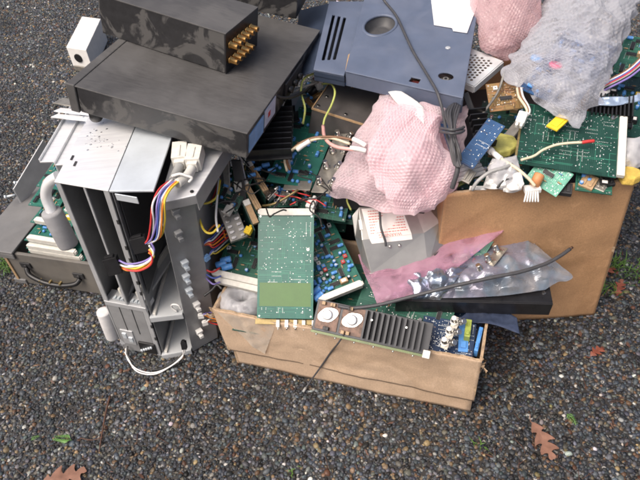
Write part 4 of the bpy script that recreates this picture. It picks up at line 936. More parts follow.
# small red print (illegible lines) and the heading, upside down as in the photograph
b = MB()
rp = random.Random(4)
for ln in range(9):
    v_ = .14+.085*ln; u_ = lu0+.03
    while u_ < lu1-.06:
        l_ = rp.uniform(.012, .05); v2 = v_+.03
        b.prism([on_up(u_, v_)+nu_*.0005, on_up(min(u_+l_, lu1-.04), v_)+nu_*.0005, on_up(min(u_+l_, lu1-.04), v2)+nu_*.0005, on_up(u_, v2)+nu_*.0005], nu_*.0001); u_ += l_+rp.uniform(.006, .014)
b.build('label_print', M_labelred, can, world=True)
fc = bpy.data.curves.new('label_heading', 'FONT'); fc.body = 'WARNING'; fc.size = .0085; fc.align_x = 'CENTER'; fc.align_y = 'CENTER'; fc.extrude = .0001; fc.materials.append(M_labelred)
fo = bpy.data.objects.new('label_heading', fc); me = bpy.data.meshes.new_from_object(fo); bpy.data.objects.remove(fo)
fo = bpy.data.objects.new('label_heading', me); C.objects.link(fo); fo.parent = can
xm = (k0a-k1a).normalized(); Mt = axm(xm, (k0a-u0a)); Mt.translation = on_up((lu0+lu1)/2, .06)+nu_*.0008
fo.matrix_basis = can.matrix_basis.inverted() @ Mt
for u_ in (.42, .58): p = on_lo(u_, .72); MB().lathe(p, no, [(0, .0032), (.0012, .0028), (.0018, .0012)], 10).build('rivet', M_nickel, can, world=True)
MB().prism([on_up(-.02, .3)+nu_*.0004, on_up(.03, .3)+nu_*.0004, on_up(.02, .6)+nu_*.0004, on_up(-.03, .6)+nu_*.0004], nu_*.0004).build('slot_tab', M_white, can, world=True)
MB().prism([lerp(b1a, rb, .35)+V((0, -.0012, .004)), lerp(b1a, rb, .7)+V((0, -.0012, .004)), lerp(lerp(b1a, rb, .7), lerp(k1a, rk, .7), .2)+V((0, -.0012, .004)), lerp(lerp(b1a, rb, .35), lerp(k1a, rk, .35), .2)+V((0, -.0012, .004))], V((.002, -.001, 0))).build('notch', M_dark, can, world=True)
tag(wire_obj('black_wire', [P(383, 194, .305), P(379, 203, .304), P(380, 215, .294), P(381, 228, .285), P(385, 240, .268), P(386, 246, .258)], .0022, M_cable), 'short black wire draped down over the red-printed warning label', 'wire')
tag(wire_obj('lime_wire', [P(351, 210, .288), P(347, 200, .295), P(351, 193, .3), P(358, 195, .302), P(364, 204, .296)], .0018, WIRE['lime']), 'small loop of yellow green wire at the metal cover top left corner', 'wire')
# ------------------------------------------------------------------ antistatic bags, bar, cable
M_pink = film('pink_antistatic', (.78, .5, .63), .76, .09, scale=30)
M_silver = film('silver_antistatic', (.5, .5, .53), .12, .14, scale=30, irid=True, metal=.75)
ctrl = [[P(378, 307, .208), P(410, 297, .215), P(440, 280, .226), P(470, 258, .245), P(502, 233, .264)],
        [P(372, 290, .214), P(402, 280, .22), P(433, 266, .23), P(462, 246, .243), P(507, 227, .264)],
        [P(365, 275, .213), P(395, 264, .214), P(432, 250, .226), P(464, 236, .248), P(511, 224, .266)],
        [P(358, 255, .22), P(395, 246, .22), P(435, 235, .232), P(468, 226, .252), P(516, 221, .268)]]
tag(sheet('antistatic_bag', ctrl, 110, 70, M_pink, wr=.0055, ws=20, seed=21, thick=.0008), 'pink translucent antistatic bag with pointed tip under the metal cover', 'antistatic bag')
pcb('perforated_board', 'grey perforated board inside the pink antistatic bag', P(424, 262, .212), P(458, 240, .236), P(412, 238, .222), 'pale', parts=None, pads=220, traces=0, seed=51, cat='perforated board')
ctrl = [[P(372, 296, .192), P(408, 297, .2), P(450, 298, .208), P(500, 296, .212), P(545, 290, .214)],
        [P(390, 288, .2), P(420, 286, .212), P(455, 284, .222), P(505, 280, .226), P(558, 282, .218)],
        [P(420, 270, .2), P(440, 268, .212), P(470, 266, .225), P(515, 262, .234), P(572, 277, .222)],
        [P(440, 255, .2), P(458, 252, .208), P(490, 246, .218), P(525, 244, .226), P(548, 256, .224)],
        [P(460, 242, .2), P(475, 240, .206), P(500, 238, .214), P(524, 236, .22), P(530, 243, .222)]]
M_clearbag = film('clear_antistatic', (.62, .58, .58), .55, .1, scale=26, irid=True, metal=.25)
tag(sheet('antistatic_bag', ctrl, 120, 90, M_clearbag, wr=.006, ws=20, seed=22, thick=.0008, facet=True), 'shiny silver crinkled antistatic bag lying across the black bar', 'antistatic bag')
ctrl = [[P(375, 300, .197), P(405, 300, .2), P(440, 300, .205)], [P(395, 288, .208), P(425, 285, .22), P(455, 282, .228)], [P(420, 272, .215), P(445, 268, .226), P(468, 266, .23)]]
tag(sheet('antistatic_bag', ctrl, 60, 50, M_silver, wr=.009, ws=26, seed=25, thick=.0008, facet=True), 'crumpled mirror silver bag fold between metal cover and black bar', 'antistatic bag')
bpc = pcb('circuit_board', 'small pale green board with metal socket bracket inside the silver bag', P(452, 262, .222), P(474, 272, .222), P(488, 238, .238), 'pale', n=5, pads=20, seed=52)
bnc_strip('connector_bracket', 'metal bracket with coaxial sockets on the pale green board in the silver bag', P(474, 276, .225), P(483, 279, .232), P(500, 246, .243), 3, double=False)
bar = [P(404, 300, .2), P(405, 296, .216), P(548, 291, .214), P(553, 297, .21)]
A, B, D = P(432, 322, .186), P(553, 319, .186), P(410, 297, .2)
Mx, w_, h_ = frame(P(425, 300, .207), P(553, 303, .205), P(425, 290, .209))
bt = thing('black_bar', 'long black metal channel bar overhanging the right end of the small carton', 'metal bar', Mx)
b = MB(); b.box(-.05, 0, -.0025, w_, .05, 0); b.build('top_face', M_blackm, bt, .0008)
b = MB(); b.box(-.05, -.0025, -.034, w_, 0, -.0005); b.build('front_face', M_blackm, bt, .0008)
b = MB(); b.box(-.05, .05, -.034, w_, .0525, -.0005); b.build('rear_face', M_blackm, bt, .0008)
b = MB(); b.cyl((w_-.012, .02, 0), (w_-.012, .02, .0012), .0035, n=10); b.build('screw', M_nickel, bt)
ctrl = [[P(455, 322, .172), P(490, 324, .17), P(520, 334, .16)], [P(470, 310, .172), P(495, 316, .17), P(518, 325, .163)], [P(480, 300, .172), P(500, 308, .17), P(517, 318, .166)]]
tag(sheet('antistatic_bag', ctrl, 40, 30, mat('navy_film', (.05, .065, .11), .16, .3, var=.4, scale=40), wr=.003, ws=30, seed=26, thick=.001), 'dark blue foil bag corner hanging below the black bar over the carton edge', 'antistatic bag')
cb_ = thing('cut_cable', 'thick black cable with cut copper end lying across the bags in front', 'cable', Matrix.Translation(P(450, 289, .23)))
pc_ = [P(338, 306, .206), P(352, 308, .206), P(378, 305, .212), P(410, 297, .222), P(445, 288, .236), P(490, 278, .248), P(520, 272, .25), P(545, 264, .25), P(560, 256, .252), P(570, 249, .254)]
MB().tube(pc_, .0032, 10).build('sheath', M_cable, cb_, world=True)
MB().tube([pc_[-1], pc_[-1]+(pc_[-1]-pc_[-2])*.25], .0022, 8, sub=1).build('copper_core', M_copper, cb_, world=True)
tw = thing('hanging_wire', 'thin black wire hanging over the small carton front onto the pebbles', 'wire', Matrix.Translation(P(306, 388, .004)))
MB().tube([P(344, 334, .178), P(339, 341, .158)-sy*.004, P(331, 352, .11), P(322, 365, .06), P(312, 379, .02), P(305, 389, .004)], .0016, 7).build('wire', M_cable, tw, world=True)
MB().cyl(P(306, 387.5, .006), P(303, 392, .003), .0026, n=8).build('end_sleeve', M_greycable, tw, world=True)
# ================================================================== the heap in the middle
hd = MB(); hq = [V((-.11, .985, 0)), V((.19, .885, 0)), V((.195, 1.27, 0)), V((-.13, 1.3, 0))]
hd.prism(hq, up*.27); o = hd.build('steel_chassis', M_dark, None, .002); tag(o, 'dark steel chassis buried beneath the heap of boards in the middle', 'chassis')
for k, (A, B, D, c, lab) in enumerate([((212, 250, .2), (300, 265, .2), (232, 165, .24), 'dark', 'dark populated board under the tan edge connectors'), ((262, 225, .2), (345, 232, .2), (270, 160, .22), 'dark', 'dark cluttered board behind the white top connector of the teal board'),
                                  ((232, 196, .275), (300, 205, .275), (248, 130, .31), 'dark', 'dark board deep in the heap below the amplifier corner'), ((335, 205, .215), (420, 200, .22), (335, 165, .225), 'dark', 'dark board in the gap above the metal cover'),
                                  ((285, 130, .3), (340, 135, .3), (290, 80, .31), 'dark', 'dark board with blue parts behind the socket panel, near the blue cover')]):
    pcb('circuit_board', lab, P(*A), P(*B), P(*D), c, n=70 if k != 3 else 10, pads=40, seed=60+k, blue=.35)
# socket panel module
sA, sB = P(266, 181, .325), P(312, 188, .325); sD = sA+P(342, 112, .355)-sB
sm = pcb('circuit_board', 'green amplifier board beside the metal socket panel below the blue cover', sA, sB, sD, 'teal', n=44, pads=30, seed=71, blue=.45)
bnc_strip('connector_bracket', 'grey metal panel with four pairs of silver coaxial sockets in the heap', P(311, 192, .332), P(329, 193, .337), P(311, 192, .332)+P(350, 131, .357)-P(329, 193, .337), 4, double=True)
bnc_strip('connector_bracket', 'small bracket with two coaxial sockets tucked behind the white connector', P(283, 190, .318), P(286, 181, .322), P(308, 198, .322), 2)
tag(wire_obj('brass_rod', [P(262, 206, .3), P(276, 203, .312), P(298, 190, .325)], .0022, M_brass), 'thin brass rod poking out behind the white top connector', 'rod')
# dark plate box below the blue cover
pA, pD = P(312, 108, .40), P(337, 73, .39); pB = pA+(P(386, 88, .37)-pD)*1.0
Mx, w_, h_ = frame(pA, pB, pD); pb_ = thing('plate_box', 'flat dark steel box with pale edges under the blue cover corner', 'steel box', Mx)
mat('lid_brown_black', (.085, .078, .075), .5, .1, var=.2, scale=30, dust=.3, dustcol=(.13, .125, .12))
b = MB(); b.box(0, 0, -.06, w_*1.5, h_*1.4, -.002); b.build('housing', MATS['lid_brown_black'], pb_, .001)
b = MB(); b.box(.002, .002, -.002, w_*1.5-.002, h_*1.4, 0); b.build('lid', MATS['lid_brown_black'], pb_, .0006)
for q_ in ((-.0008, -.0008, -.003, w_*1.5, .0012, .0008), (-.0008, .0012, -.003, .0012, h_*1.4, .0008)): b = MB(); b.box(*q_); b.build('pale_edge', M_tan, pb_)
for x_, y_ in ((.012, .05), (.008, .012), (w_*.6, .012)): b = MB(); b.cyl((x_, y_, 0), (x_, y_, .002), .0034, n=10); b.build('screw', M_nickel, pb_)
pcb('circuit_board', 'narrow olive board edge with relay standing left of the flat dark box', P(303, 100, .375), P(312, 108, .375), P(330, 68, .385), 'brown', n=12, pads=10, seed=73)
rl = thing('relay', 'red and white relay on the narrow board below the blue cover', 'relay', Matrix.Translation(P(316, 84, .395)))
Mx, _, _ = frame(P(311, 82, .395), P(320, 88, .395), P(314, 76, .395))
for nm, q_, mm in (('relay_body', (0, 0, -.01, .022, .014, .008), M_white), ('red_cap', (.004, .002, .008, .018, .012, .011), M_red)):
    b = MB(); b.box(*q_); b.v = [tuple(Mx @ V(p)) for p in b.v]; b.build(nm, mm, rl, .001, world=True)
cyl_ = MB(); cyl_.lathe(P(310, 95, .375), P(316, 88, .385)-P(310, 95, .375), [(0, .008), (.022, .008), (.024, .006)], 14); tag(cyl_.build('black_capacitor', M_chip), 'black cylinder capacitor beside the red and white relay', 'capacitor')
# finned sink below the amplifier corner
heatsink('heat_sink', 'black finned heat sink in shadow below the amplifier corner', P(246, 160, .39), P(292, 158, .39), P(262, 112, .415), 9, .018, 'x')
heatsink('heat_sink', 'second black finned heat sink standing deep under the amplifier right edge', P(258, 132, .36), P(300, 120, .36), P(280, 80, .38), 7, .015, 'x')
for k, (A, B, D, c, n_, lab) in enumerate([((212, 205, .31), (236, 214, .3), (236, 168, .34), 'dark', 30, 'dark board with blue parts between grey steel strip and tan connectors'), ((296, 214, .268), (345, 222, .262), (312, 186, .29), 'green', 34, 'green board of small parts just behind the tilted blue capacitor board'),
      ((268, 208, .285), (298, 206, .285), (270, 186, .3), 'dark', 22, 'small dark board with chips behind the teal board white connector'), ((330, 222, .245), (356, 225, .245), (336, 190, .27), 'dark', 14, 'small dark board beside the metal cover left face')]):
    pcb('circuit_board', lab, P(*A), P(*B), P(*D), c, n=n_, pads=30, seed=130+k, blue=.4)
# boards standing on edge with tan connectors
for k, (p0, p1, lab) in enumerate([((251, 168), (266, 192), 'rearmost tan edge connector board standing in the heap'), ((246, 186), (259, 210), 'middle tan edge connector board standing in the heap'), ((248, 206), (256, 224), 'front tan edge connector board standing in the heap, half hidden')]):
    z = .325-.012*k; A, B = P(*p0, z+.01), P(*p1, z-.01); dr = (A-B).normalized(); nx_ = V((1, .25, 0)); t = thing('edge_board', lab, 'circuit board', Matrix.Translation(B), 'tan connector boards standing on edge')
    l_ = (A-B).length; b = MB(); b.T = axm(dr, nx_); b.T.translation = B
    if b.T.to_3x3().col[2].z < 0: b.T = axm(dr, -nx_); b.T.translation = B
    b.box(0, -.0055, -.006, l_, .0055, .006); b.build('connector_body', M_tan, t, .0006, world=True)
    b2_ = MB(); b2_.T = b.T; b2_.box(l_, -.006, -.006, l_+.011, .006, .0065); b2_.build('connector_end', M_ivory, t, .001, world=True)
    b2_ = MB(); b2_.T = b.T; b2_.box(-.01, .006, -.09, l_+.006, .0076, .002); b2_.build('board', PCB['dark'], t, world=True)
    b2_ = MB(); b2_.T = b.T
    for q in range(int(l_/.0026)): b2_.box(.001+q*.0026, -.003, .006, .002+q*.0026, -.002, .0066); b2_.box(.001+q*.0026, .001, .006, .002+q*.0026, .002, .0066)
    b2_.build('contact_row', M_gold, t, world=True)
# bracket plate with two rows of screws
Mx, w_, h_ = frame(P(231, 242, .265), P(248, 236, .265), P(225, 202, .305))
bp_ = thing('terminal_block', 'grey terminal block with two rows of screws beside the tan connectors', 'terminal block', Mx)
b = MB(); b.box(0, 0, -.012, w_, h_, 0); b.build('block_body', M_bracket, bp_, .001)
for k in range(7):
    for x_ in (.22, .75): b = MB(); b.box(w_*x_-.0035, h_*(k+.5)/7-.0022, 0, w_*x_+.0035, h_*(k+.5)/7+.0022, .003); b.cyl((w_*x_+.003, h_*(k+.5)/7, .003), (w_*x_+.003, h_*(k+.5)/7, .0045), .0018, n=8); b.build('terminal_screw', M_nickel, bp_)
for k, (p, q_, wd_, mm, lab) in enumerate([((227, 235, .26), (222, 156, .37), .012, M_bracket, 'tall grey steel strip standing right beside the rack tray'), ((238, 205, .3), (231, 160, .37), .018, M_dark, 'dark steel strip behind the tall grey steel strip'), ((249, 200, .3), (238, 156, .37), .004, M_frame, 'thin bright steel strip next to the tan connectors')]):
    A, B = P(*p), P(*q_); b = MB(); e_ = V((1, -.3, 0)).normalized()*wd_; b.prism([A, A+e_, B+e_, B], V((.001, .002, .0005))); tag(b.build('steel_strip', mm, None, .0005), lab, 'steel strip', 'steel strips standing in the heap')
b = MB(); pz = P(238, 188, .325); b.box(pz.x-.006, pz.y-.004, pz.z-.012, pz.x+.008, pz.y+.008, pz.z+.012); b.box(pz.x-.004, pz.y-.006, pz.z-.004, pz.x+.006, pz.y-.004, pz.z+.006)
tag(b.build('white_plug', M_ivory, None, .0015), 'small white plug wedged between the steel strips', 'plug')
bt_ = MB()
for k, (px, py) in enumerate(((247, 163), (262, 166), (254, 170), (248, 176), (268, 171))): bt_.lathe(P(px, py, .335), V((1, .1, .1)), [(0, .004), (.014, .004), (.0145, .003)], 8)
tag(bt_.build('blue_sleeves', M_capblue), 'bunch of blue sleeved leads under the finned heat sink', 'wire sleeves')
# wires over the heap
def wire(label, pts, c, r=.002, group='loose wires over the heap', nm='loose_wire'): tag(wire_obj(nm, [P(*p) for p in pts], r, WIRE[c] if c in WIRE else c), label, 'wire', group)
wire('grey lead arching down left of the green amplifier board', [(318, 82, .41), (302, 88, .42), (287, 96, .425), (281, 112, .41), (281, 132, .39), (287, 152, .365), (290, 168, .345)], 'grey', .0026)
wire('yellow green wire rising to the blue cover from the blue parts', [(303, 124, .385), (305, 108, .41), (301, 92, .425), (304, 79, .435), (316, 73, .44), (326, 72, .44)], 'lime', .002)
wire('yellow green wire curving over the flat dark box corner', [(322, 84, .405), (331, 84, .42), (335, 92, .42), (332, 104, .41), (325, 118, .4), (323, 127, .39)], 'lime', .002)
wire('pink and cream cable curving to the bubble wrap', [(323, 126, .395), (325, 138, .405), (334, 146, .412), (348, 149, .415), (362, 150, .412)], 'pink', .0032)
wire('green striped cable arching over the socket panel to bubble wrap', [(290, 170, .35), (287, 158, .375), (296, 146, .4), (313, 138, .412), (335, 137, .415), (352, 140, .413), (364, 146, .412)], 'brown', .0022)
wire('cream cable arching over the socket panel', [(287, 171, .35), (285, 158, .375), (295, 148, .4), (313, 140, .41), (330, 138, .412), (350, 144, .412)], 'cream', .0024)
for k, (a_, c_, lab) in enumerate((((297, 150, .401), (310, 141, .414), 'white sleeve on the cream cable arching over the socket panel'), ((350, 148, .416), (366, 151, .413), 'lower white sleeve where pink cable enters the bubble wrap'), ((353, 139, .416), (366, 146, .413), 'upper white sleeve where striped cable enters the bubble wrap'))):
    tag(MB().tube([P(*a_), lerp(P(*a_), P(*c_), .5)+up*.001, P(*c_)], .0042, 9).build('white_sleeve', M_white), lab, 'cable sleeve', 'white cable sleeves')
wire('dark cable from the amplifier rear to the relay', [(273, 94, .48), (283, 98, .46), (295, 96, .44), (306, 90, .42), (314, 84, .405)], 'black', .003)
for k, pts in enumerate((((268, 190, .31), (280, 196, .312), (296, 197, .31), (312, 204, .305)), ((290, 205, .3), (303, 199, .308), (316, 200, .305), (326, 206, .3)), ((285, 186, .315), (296, 192, .318), (310, 196, .31)))):
    wire('thin red wire tangled behind the white top connector, ' + ('leftmost', 'lowest', 'highest')[k], pts, 'red', .0013)
for k, (pts, c_, lab) in enumerate([(((210, 205, .29), (216, 190, .31), (220, 175, .325)), 'red', 'red wire in the dark gap right of the rack tray'), (((205, 235, .27), (215, 225, .28), (222, 228, .27), (226, 240, .25)), 'orange', 'orange wire in the gap right of the rack wall'),
                              (((203, 268, .22), (212, 272, .215), (220, 268, .21)), 'red', 'dark red wire low in the gap by the carton'), (((203, 272, .21), (213, 278, .205), (221, 276, .2)), 'blue', 'blue wire low in the gap by the carton'), (((204, 276, .2), (213, 284, .195), (220, 282, .19)), 'purple', 'purple wire low in the gap by the carton')]):
    wire(lab, pts, c_, .0018)
rw_ = random.Random(17)
for k in range(14):
    x, y = rw_.uniform(212, 340), rw_.uniform(150, 215); z = .31+.0009*(200-y)*.6+.02; pts = []
    for q in range(5):
        pts.append((x, y, z+rw_.uniform(-.006, .01))); x += rw_.uniform(-14, 16); y += rw_.uniform(-10, 10)
    c_ = ('black', 'grey', 'black')[k % 3] if k % 2 else 'black'
    tag(wire_obj('loose_wire', [P(*p) for p in pts], rw_.uniform(.0009, .0015), WIRE['black']), 'thin dark wire tangled among the boards of the heap', 'wire', 'tangled dark wires in the heap')
for k, (A, B, D, th_, mm, nm, lab, cat) in enumerate([
    ((277, 200, .3), (285, 203, .3), (282, 190, .31), .012, M_nickel, 'crystal_can', 'small shiny metal can behind the teal board white connector', 'metal can'),
    ((262, 196, .31), (268, 200, .31), (270, 186, .318), .01, M_nickel, 'coaxial_plug', 'bright metal plug body next to the brass rod', 'plug'),
    ((305, 206, .3), (313, 208, .3), (309, 197, .306), .01, M_white, 'white_plug', 'white plug lying on the red wires behind the teal board', 'plug'),
    ((222, 212, .315), (228, 214, .315), (224, 203, .32), .01, M_ivory, 'white_plug', 'ivory plug beside the grey terminal block', 'plug'),
    ((243, 232, .285), (249, 234, .285), (245, 225, .29), .008, M_yellow, 'yellow_block', 'tiny yellow block on the board left of the teal board', 'block')]):
    Mx, w_, h_ = frame(P(*A), P(*B), P(*D)); b = MB(); b.box(0, 0, -th_, w_, h_, 0); b.cyl((w_*.5, h_, -th_/2), (w_*.5, h_*1.35, -th_/2), min(w_, th_)*.35, n=10); b.box(w_*.2, h_*.2, 0, w_*.8, h_*.5, .0015); b.v = [tuple(Mx @ V(p)) for p in b.v]
    tag(b.build(nm, mm, None, .0008), lab, cat)
# ================================================================== slate blue plastic cover, its mains lead and the pink wrap
ctb = [P(345, 71, .468), P(463, 98, .462), P(473, 40, .478), P(484, -26, .49), P(372, -30, .49), P(367, 0, .486)]
nb = (ctb[1]-ctb[0]).cross(ctb[4]-ctb[0]).normalized(); nb = nb if nb.z > 0 else -nb
xb = (ctb[1]-ctb[0]).normalized(); yb = nb.cross(xb); Ob = ctb[0]
cov = thing('plastic_cover', 'slate blue plastic machine cover with round knob recess and side vents', 'machine cover', Matrix.Translation(Ob))
def flat(p, off=0): p = V(p); return p-nb*((p-Ob).dot(nb))+nb*off
poly = [flat(ctb[0]), flat(ctb[1]), flat(ctb[3]), flat(ctb[4])]
# plate with real round and oval holes: built by boolean-free bridging of loops through bmesh triangle fill
def to2(p): d = V(p)-Ob; return d.dot(xb), d.dot(yb)
def from2(x, y, z=0): return Ob+xb*x+yb*y+nb*z
holes = []
def px2(px, py):
    d = FW+RT*((px-320)/F)+UP*((240-py)/F); o_ = V((0, 0, CAMH)); t = (Ob-o_).dot(nb)/d.dot(nb); return to2(o_+d*t)
hc = px2(380, 25); hr = abs(px2(394, 27)[0]-hc[0]); holes.append([(hc[0]+hr*math.cos(2*math.pi*k/28), hc[1]+1.3*hr*math.sin(2*math.pi*k/28)) for k in range(28)])
wc = px2(415, 80); holes.append([(wc[0]+dx, wc[1]+dy) for dx, dy in ((-.0085, -.007), (.0085, -.007), (.0085, .007), (-.0085, .007))])
pc2 = px2(446, 76); holes.append([(pc2[0]+.0135*math.cos(2*math.pi*k/20), pc2[1]+.011*math.sin(2*math.pi*k/20)) for k in range(20)])
def holed_plate(outer, holes, z0, z1, conv):
    bm = bmesh.new(); loops = []
    for lp_ in [outer]+holes:
        vs__ = [bm.verts.new((x, y, 0)) for x, y in lp_]; es = [bm.edges.new((vs__[k], vs__[(k+1) % len(vs__)])) for k in range(len(vs__))]; loops.append((vs__, es))
    bmesh.ops.triangle_fill(bm, edges=[e for l in loops for e in l[1]], use_beauty=True)
    b = MB(); bm.verts.index_update(); vl = [tuple(v_.co) for v_ in bm.verts]
    ti = [b.vert(conv(x, y, z1)) for x, y, _ in vl]; bi = [b.vert(conv(x, y, z0)) for x, y, _ in vl]
    for f_ in bm.faces:
        idx = [v_.index for v_ in f_.verts]
        if f_.normal.z < 0: idx.reverse()
        b.face([ti[k] for k in idx]); b.face([bi[k] for k in reversed(idx)])
    k0 = 0
    for q, (vs__, es) in enumerate(loops):
        n = len(vs__); ar = sum(vl[k0+k][0]*vl[k0+(k+1) % n][1]-vl[k0+(k+1) % n][0]*vl[k0+k][1] for k in range(n))
        for k in range(n):
            f_ = [bi[k0+k], bi[k0+(k+1) % n], ti[k0+(k+1) % n], ti[k0+k]]
            if (ar < 0) == (q == 0): f_.reverse()
            b.face(f_)
        k0 += n
    bm.free(); return b
outer = [to2(p) for p in poly]
holed_plate(outer, holes, -.003, 0, from2).build('face_plate', M_blue, cov, .0012, world=True)
# skirt round the plate, recesses in the holes
for a, c_ in ((0, 1), (1, 2), (2, 3), (3, 0)):
    A, B = from2(*outer[a], -.0035), from2(*outer[c_], -.0035); inn = nb.cross((B-A).normalized())*.003
    MB().prism([A+inn*.3, B+inn*.3, B+inn*1.3, A+inn*1.3], -nb*.028).build('skirt', M_blue, cov, .0006, world=True)
def stretch_(b): b.v = [tuple(V(p)+yb*(.3*(V(p)-ce).dot(yb))) for p in b.v]
b = MB(); ce = from2(*hc, -.003)
b.lathe(ce-nb*.0175, nb, [(0, hr*.7), (.002, hr*.86), (.0172, hr*1.05)], 28); b.f.pop(); b.m.pop(); b.sm.pop(); stretch_(b)
b.build('round_recess', mat('recess_grey', (.055, .056, .06), .5, 0, var=.15, scale=30, dust=.5), cov, world=True)
b = MB(); ring = []
b.lathe(ce+nb*.003, nb, [(0, hr*1.0), (.0012, hr*1.02), (.002, hr*1.1), (.0012, hr*1.18), (.0, hr*1.2)], 28); b.f = b.f[:-2]; b.m = b.m[:-2]; b.sm = b.sm[:-2]; stretch_(b)
b.build('recess_rim', M_blue, cov, world=True)
b = MB(); b.prism([from2(wc[0]+dx, wc[1]+dy, -.008) for dx, dy in ((-.01, -.009), (.01, -.009), (.01, .009), (-.01, .009))], -nb*.004); b.build('switch_window', mat('dark_red_window', (.08, .02, .02), .3), cov, world=True)
b = MB(); cp_ = from2(*pc2, -.014); b.lathe(cp_, nb, [(0, .013), (.003, .013), (.0032, .006), (.009, .005)], 18); b.build('jack_socket', M_bracket, cov, world=True)
b = MB(); b.cyl(cp_+nb*.0091, cp_+nb*.0094, .0028, n=10); b.build('jack_hole', M_blackp, cov, world=True)
ld = px2(448, 48); MB().lathe(from2(*ld, .0002), nb, [(0, .0052), (.0008, .005), (.0016, .003)], 14).build('indicator_lamp', mat('lamp_grey', (.4, .42, .45), .3), cov, world=True)
# vented side wing, a step lower
wq = [px2(313, 66), px2(344, 72), px2(366, -2), px2(329, -2)]
wing_o = [(x, y) for x, y in wq]
slots = []
for k in range(3):
    sa, sb = px2(323+5.6*k, 56-.3*k), px2(333.5+5.6*k, 12+1.2*k)
    d_ = V((sb[0]-sa[0], sb[1]-sa[1])); d_.normalize(); nn = V((-d_.y, d_.x))*.0028; lp_ = []
    for c_, s_ in ((sa, -1), (sb, 1)):
        for q in range(7):
            an = -math.pi/2+math.pi*q/6; lp_.append((c_[0]+s_*d_.x*.0028*math.cos(an)-s_*nn.x*math.sin(an), c_[1]+s_*d_.y*.0028*math.cos(an)-s_*nn.y*math.sin(an)))
    slots.append(lp_)
holed_plate(wing_o, slots, -.0105, -.007, from2).build('vent_wing', M_blue, cov, .001, world=True)
A, B = from2(*wing_o[0], -.011), from2(*wing_o[3], -.011)
MB().prism([A, B, B-xb*.075-nb*.03, A-xb*.05-nb*.03], xb*.004).build('side_skirt', M_bluedk, cov, .001, world=True)
A, B = from2(*wing_o[0], -.011), from2(*wing_o[1], -.011); MB().prism([A, B, B-nb*.02, A-nb*.02], yb*.003).build('skirt', M_bluedk, cov, .0008, world=True)
b = MB(); b.prism([from2(*wing_o[k], -.02) for k in range(4)], -nb*.002); b.build('vent_backing', M_blackp, cov, world=True)
# a chip of yellowish tape at the wing's corner and the dark foot
MB().prism([from2(*px2(345, 68), -.0065), from2(*px2(349, 67), -.0065), from2(*px2(351, 50), -.0065), from2(*px2(348, 52), -.0065)], nb*.001).build('tape_scrap', M_tan, cov, world=True)
MB().lathe(P(350, 78, .435), nb, [(0, .009), (.012, .009), (.014, .006)], 16).build('rubber_foot', M_blackp, cov, world=True)
# white sheet on the cover
sw = [px2(430, -8), px2(434, 26), px2(452, 29), px2(453, 32), px2(467, 34), px2(478, 4), px2(482, -22), px2(432, -24)]
b = MB(); b.prism([from2(x, y, .0012) for x, y in sw], nb*.002); tag(b.build('white_plate', M_sheet, None, .0006), 'blank white plastic plate lying on the upper right of the blue cover', 'plate')
# mains lead: down over the cover, then a tied bundle
ml = thing('mains_lead', 'black mains lead draped over the blue cover and tied in a bundle', 'power lead', Matrix.Translation(P(455, 150, .42)))
lead = [P(374, -14, .52)]+[from2(*px2(x, y), .005) for x, y in ((385, 4), (396, 18), (405, 37), (413, 54), (422, 69), (431, 84), (437, 95))]+[P(442, 108, .455), P(445, 124, .447), P(448, 140, .44), P(452, 152, .432)]
MB().tube(lead, .0025, 9).build('cord', M_cable, ml, world=True)
for k in range(6):
    o_ = k-2.5; x0 = 452+1.7*o_
    pts = [P(455+2.2*o_*.9, 103+abs(o_)*1.2, .452-.001*k), P(x0-.5+o_*.8, 113, .457+.003*(k % 3)), P(452+1.1*o_, 126, .455+.004*(k % 3)), P(453+.9*o_, 137, .45+.004*(k % 2)), P(455+1.7*o_, 150, .44+.003*(k % 3)), P(457+1.6*o_, 163-abs(o_), .43)]
    if k < 5: o2 = o_+1; pts += [P(458+1.6*(o_+.5), 168-abs(o_), .425)]
    MB().tube(pts, .0021, 8).build('coil', M_cable, ml, world=True)
for yy in (128, 131.5): MB().tube([P(440, yy, .445), P(446, yy+1, .462), P(453, yy+2, .466), P(460, yy+1, .462), P(464, yy-1, .45)], .0024, 8).build('coil', M_cable, ml, world=True)
MB().tube([P(459, 160, .43), P(457, 172, .415), P(454, 182, .4), P(452, 188, .39)], .004, 10).build('plug_tail', M_cable, ml, world=True)
# pink bubble wrap parcel
M_pbub = film('pink_bubble_wrap', (.96, .77, .81), .66, .06, scale=20)
ctrl = [[P(331, 194, .325), P(352, 203, .325), P(378, 209, .325), P(406, 214, .33), P(430, 207, .335)],
        [P(335, 176, .345), P(357, 180, .352), P(385, 186, .356), P(418, 187, .362), P(456, 182, .37)],
        [P(352, 150, .37), P(370, 155, .388), P(395, 158, .396), P(420, 158, .4), P(446, 168, .388)],
        [P(364, 122, .398), P(382, 127, .412), P(405, 130, .42), P(424, 128, .422), P(443, 138, .412)],
        [P(383, 86, .425), P(398, 95, .43), P(415, 103, .436), P(432, 105, .438), P(446, 112, .43)]]
bw = tag(sheet('bubble_wrap_parcel', ctrl, 250, 250, M_pbub, pleat=((1.3, 1.1, .2, .012), (-1.2, 2.0, .5, .008)), wr=.006, ws=13, bub=.0066, bubh=.0018, seed=31, bulge=.01, edge=.012), 'pink bubble wrap parcel below the blue cover, resting above the metal cover', 'bubble wrap')
ctrl = [[P(392, 211, .35), P(405, 215, .35), P(432, 210, .352)], [P(378, 184, .374), P(410, 186, .384), P(455, 180, .384)], [P(362, 158, .396), P(405, 160, .412), P(452, 160, .404)], [P(380, 138, .412), P(405, 132, .43), P(438, 138, .422)], [P(388, 100, .434), P(415, 108, .446), P(440, 118, .436)]]
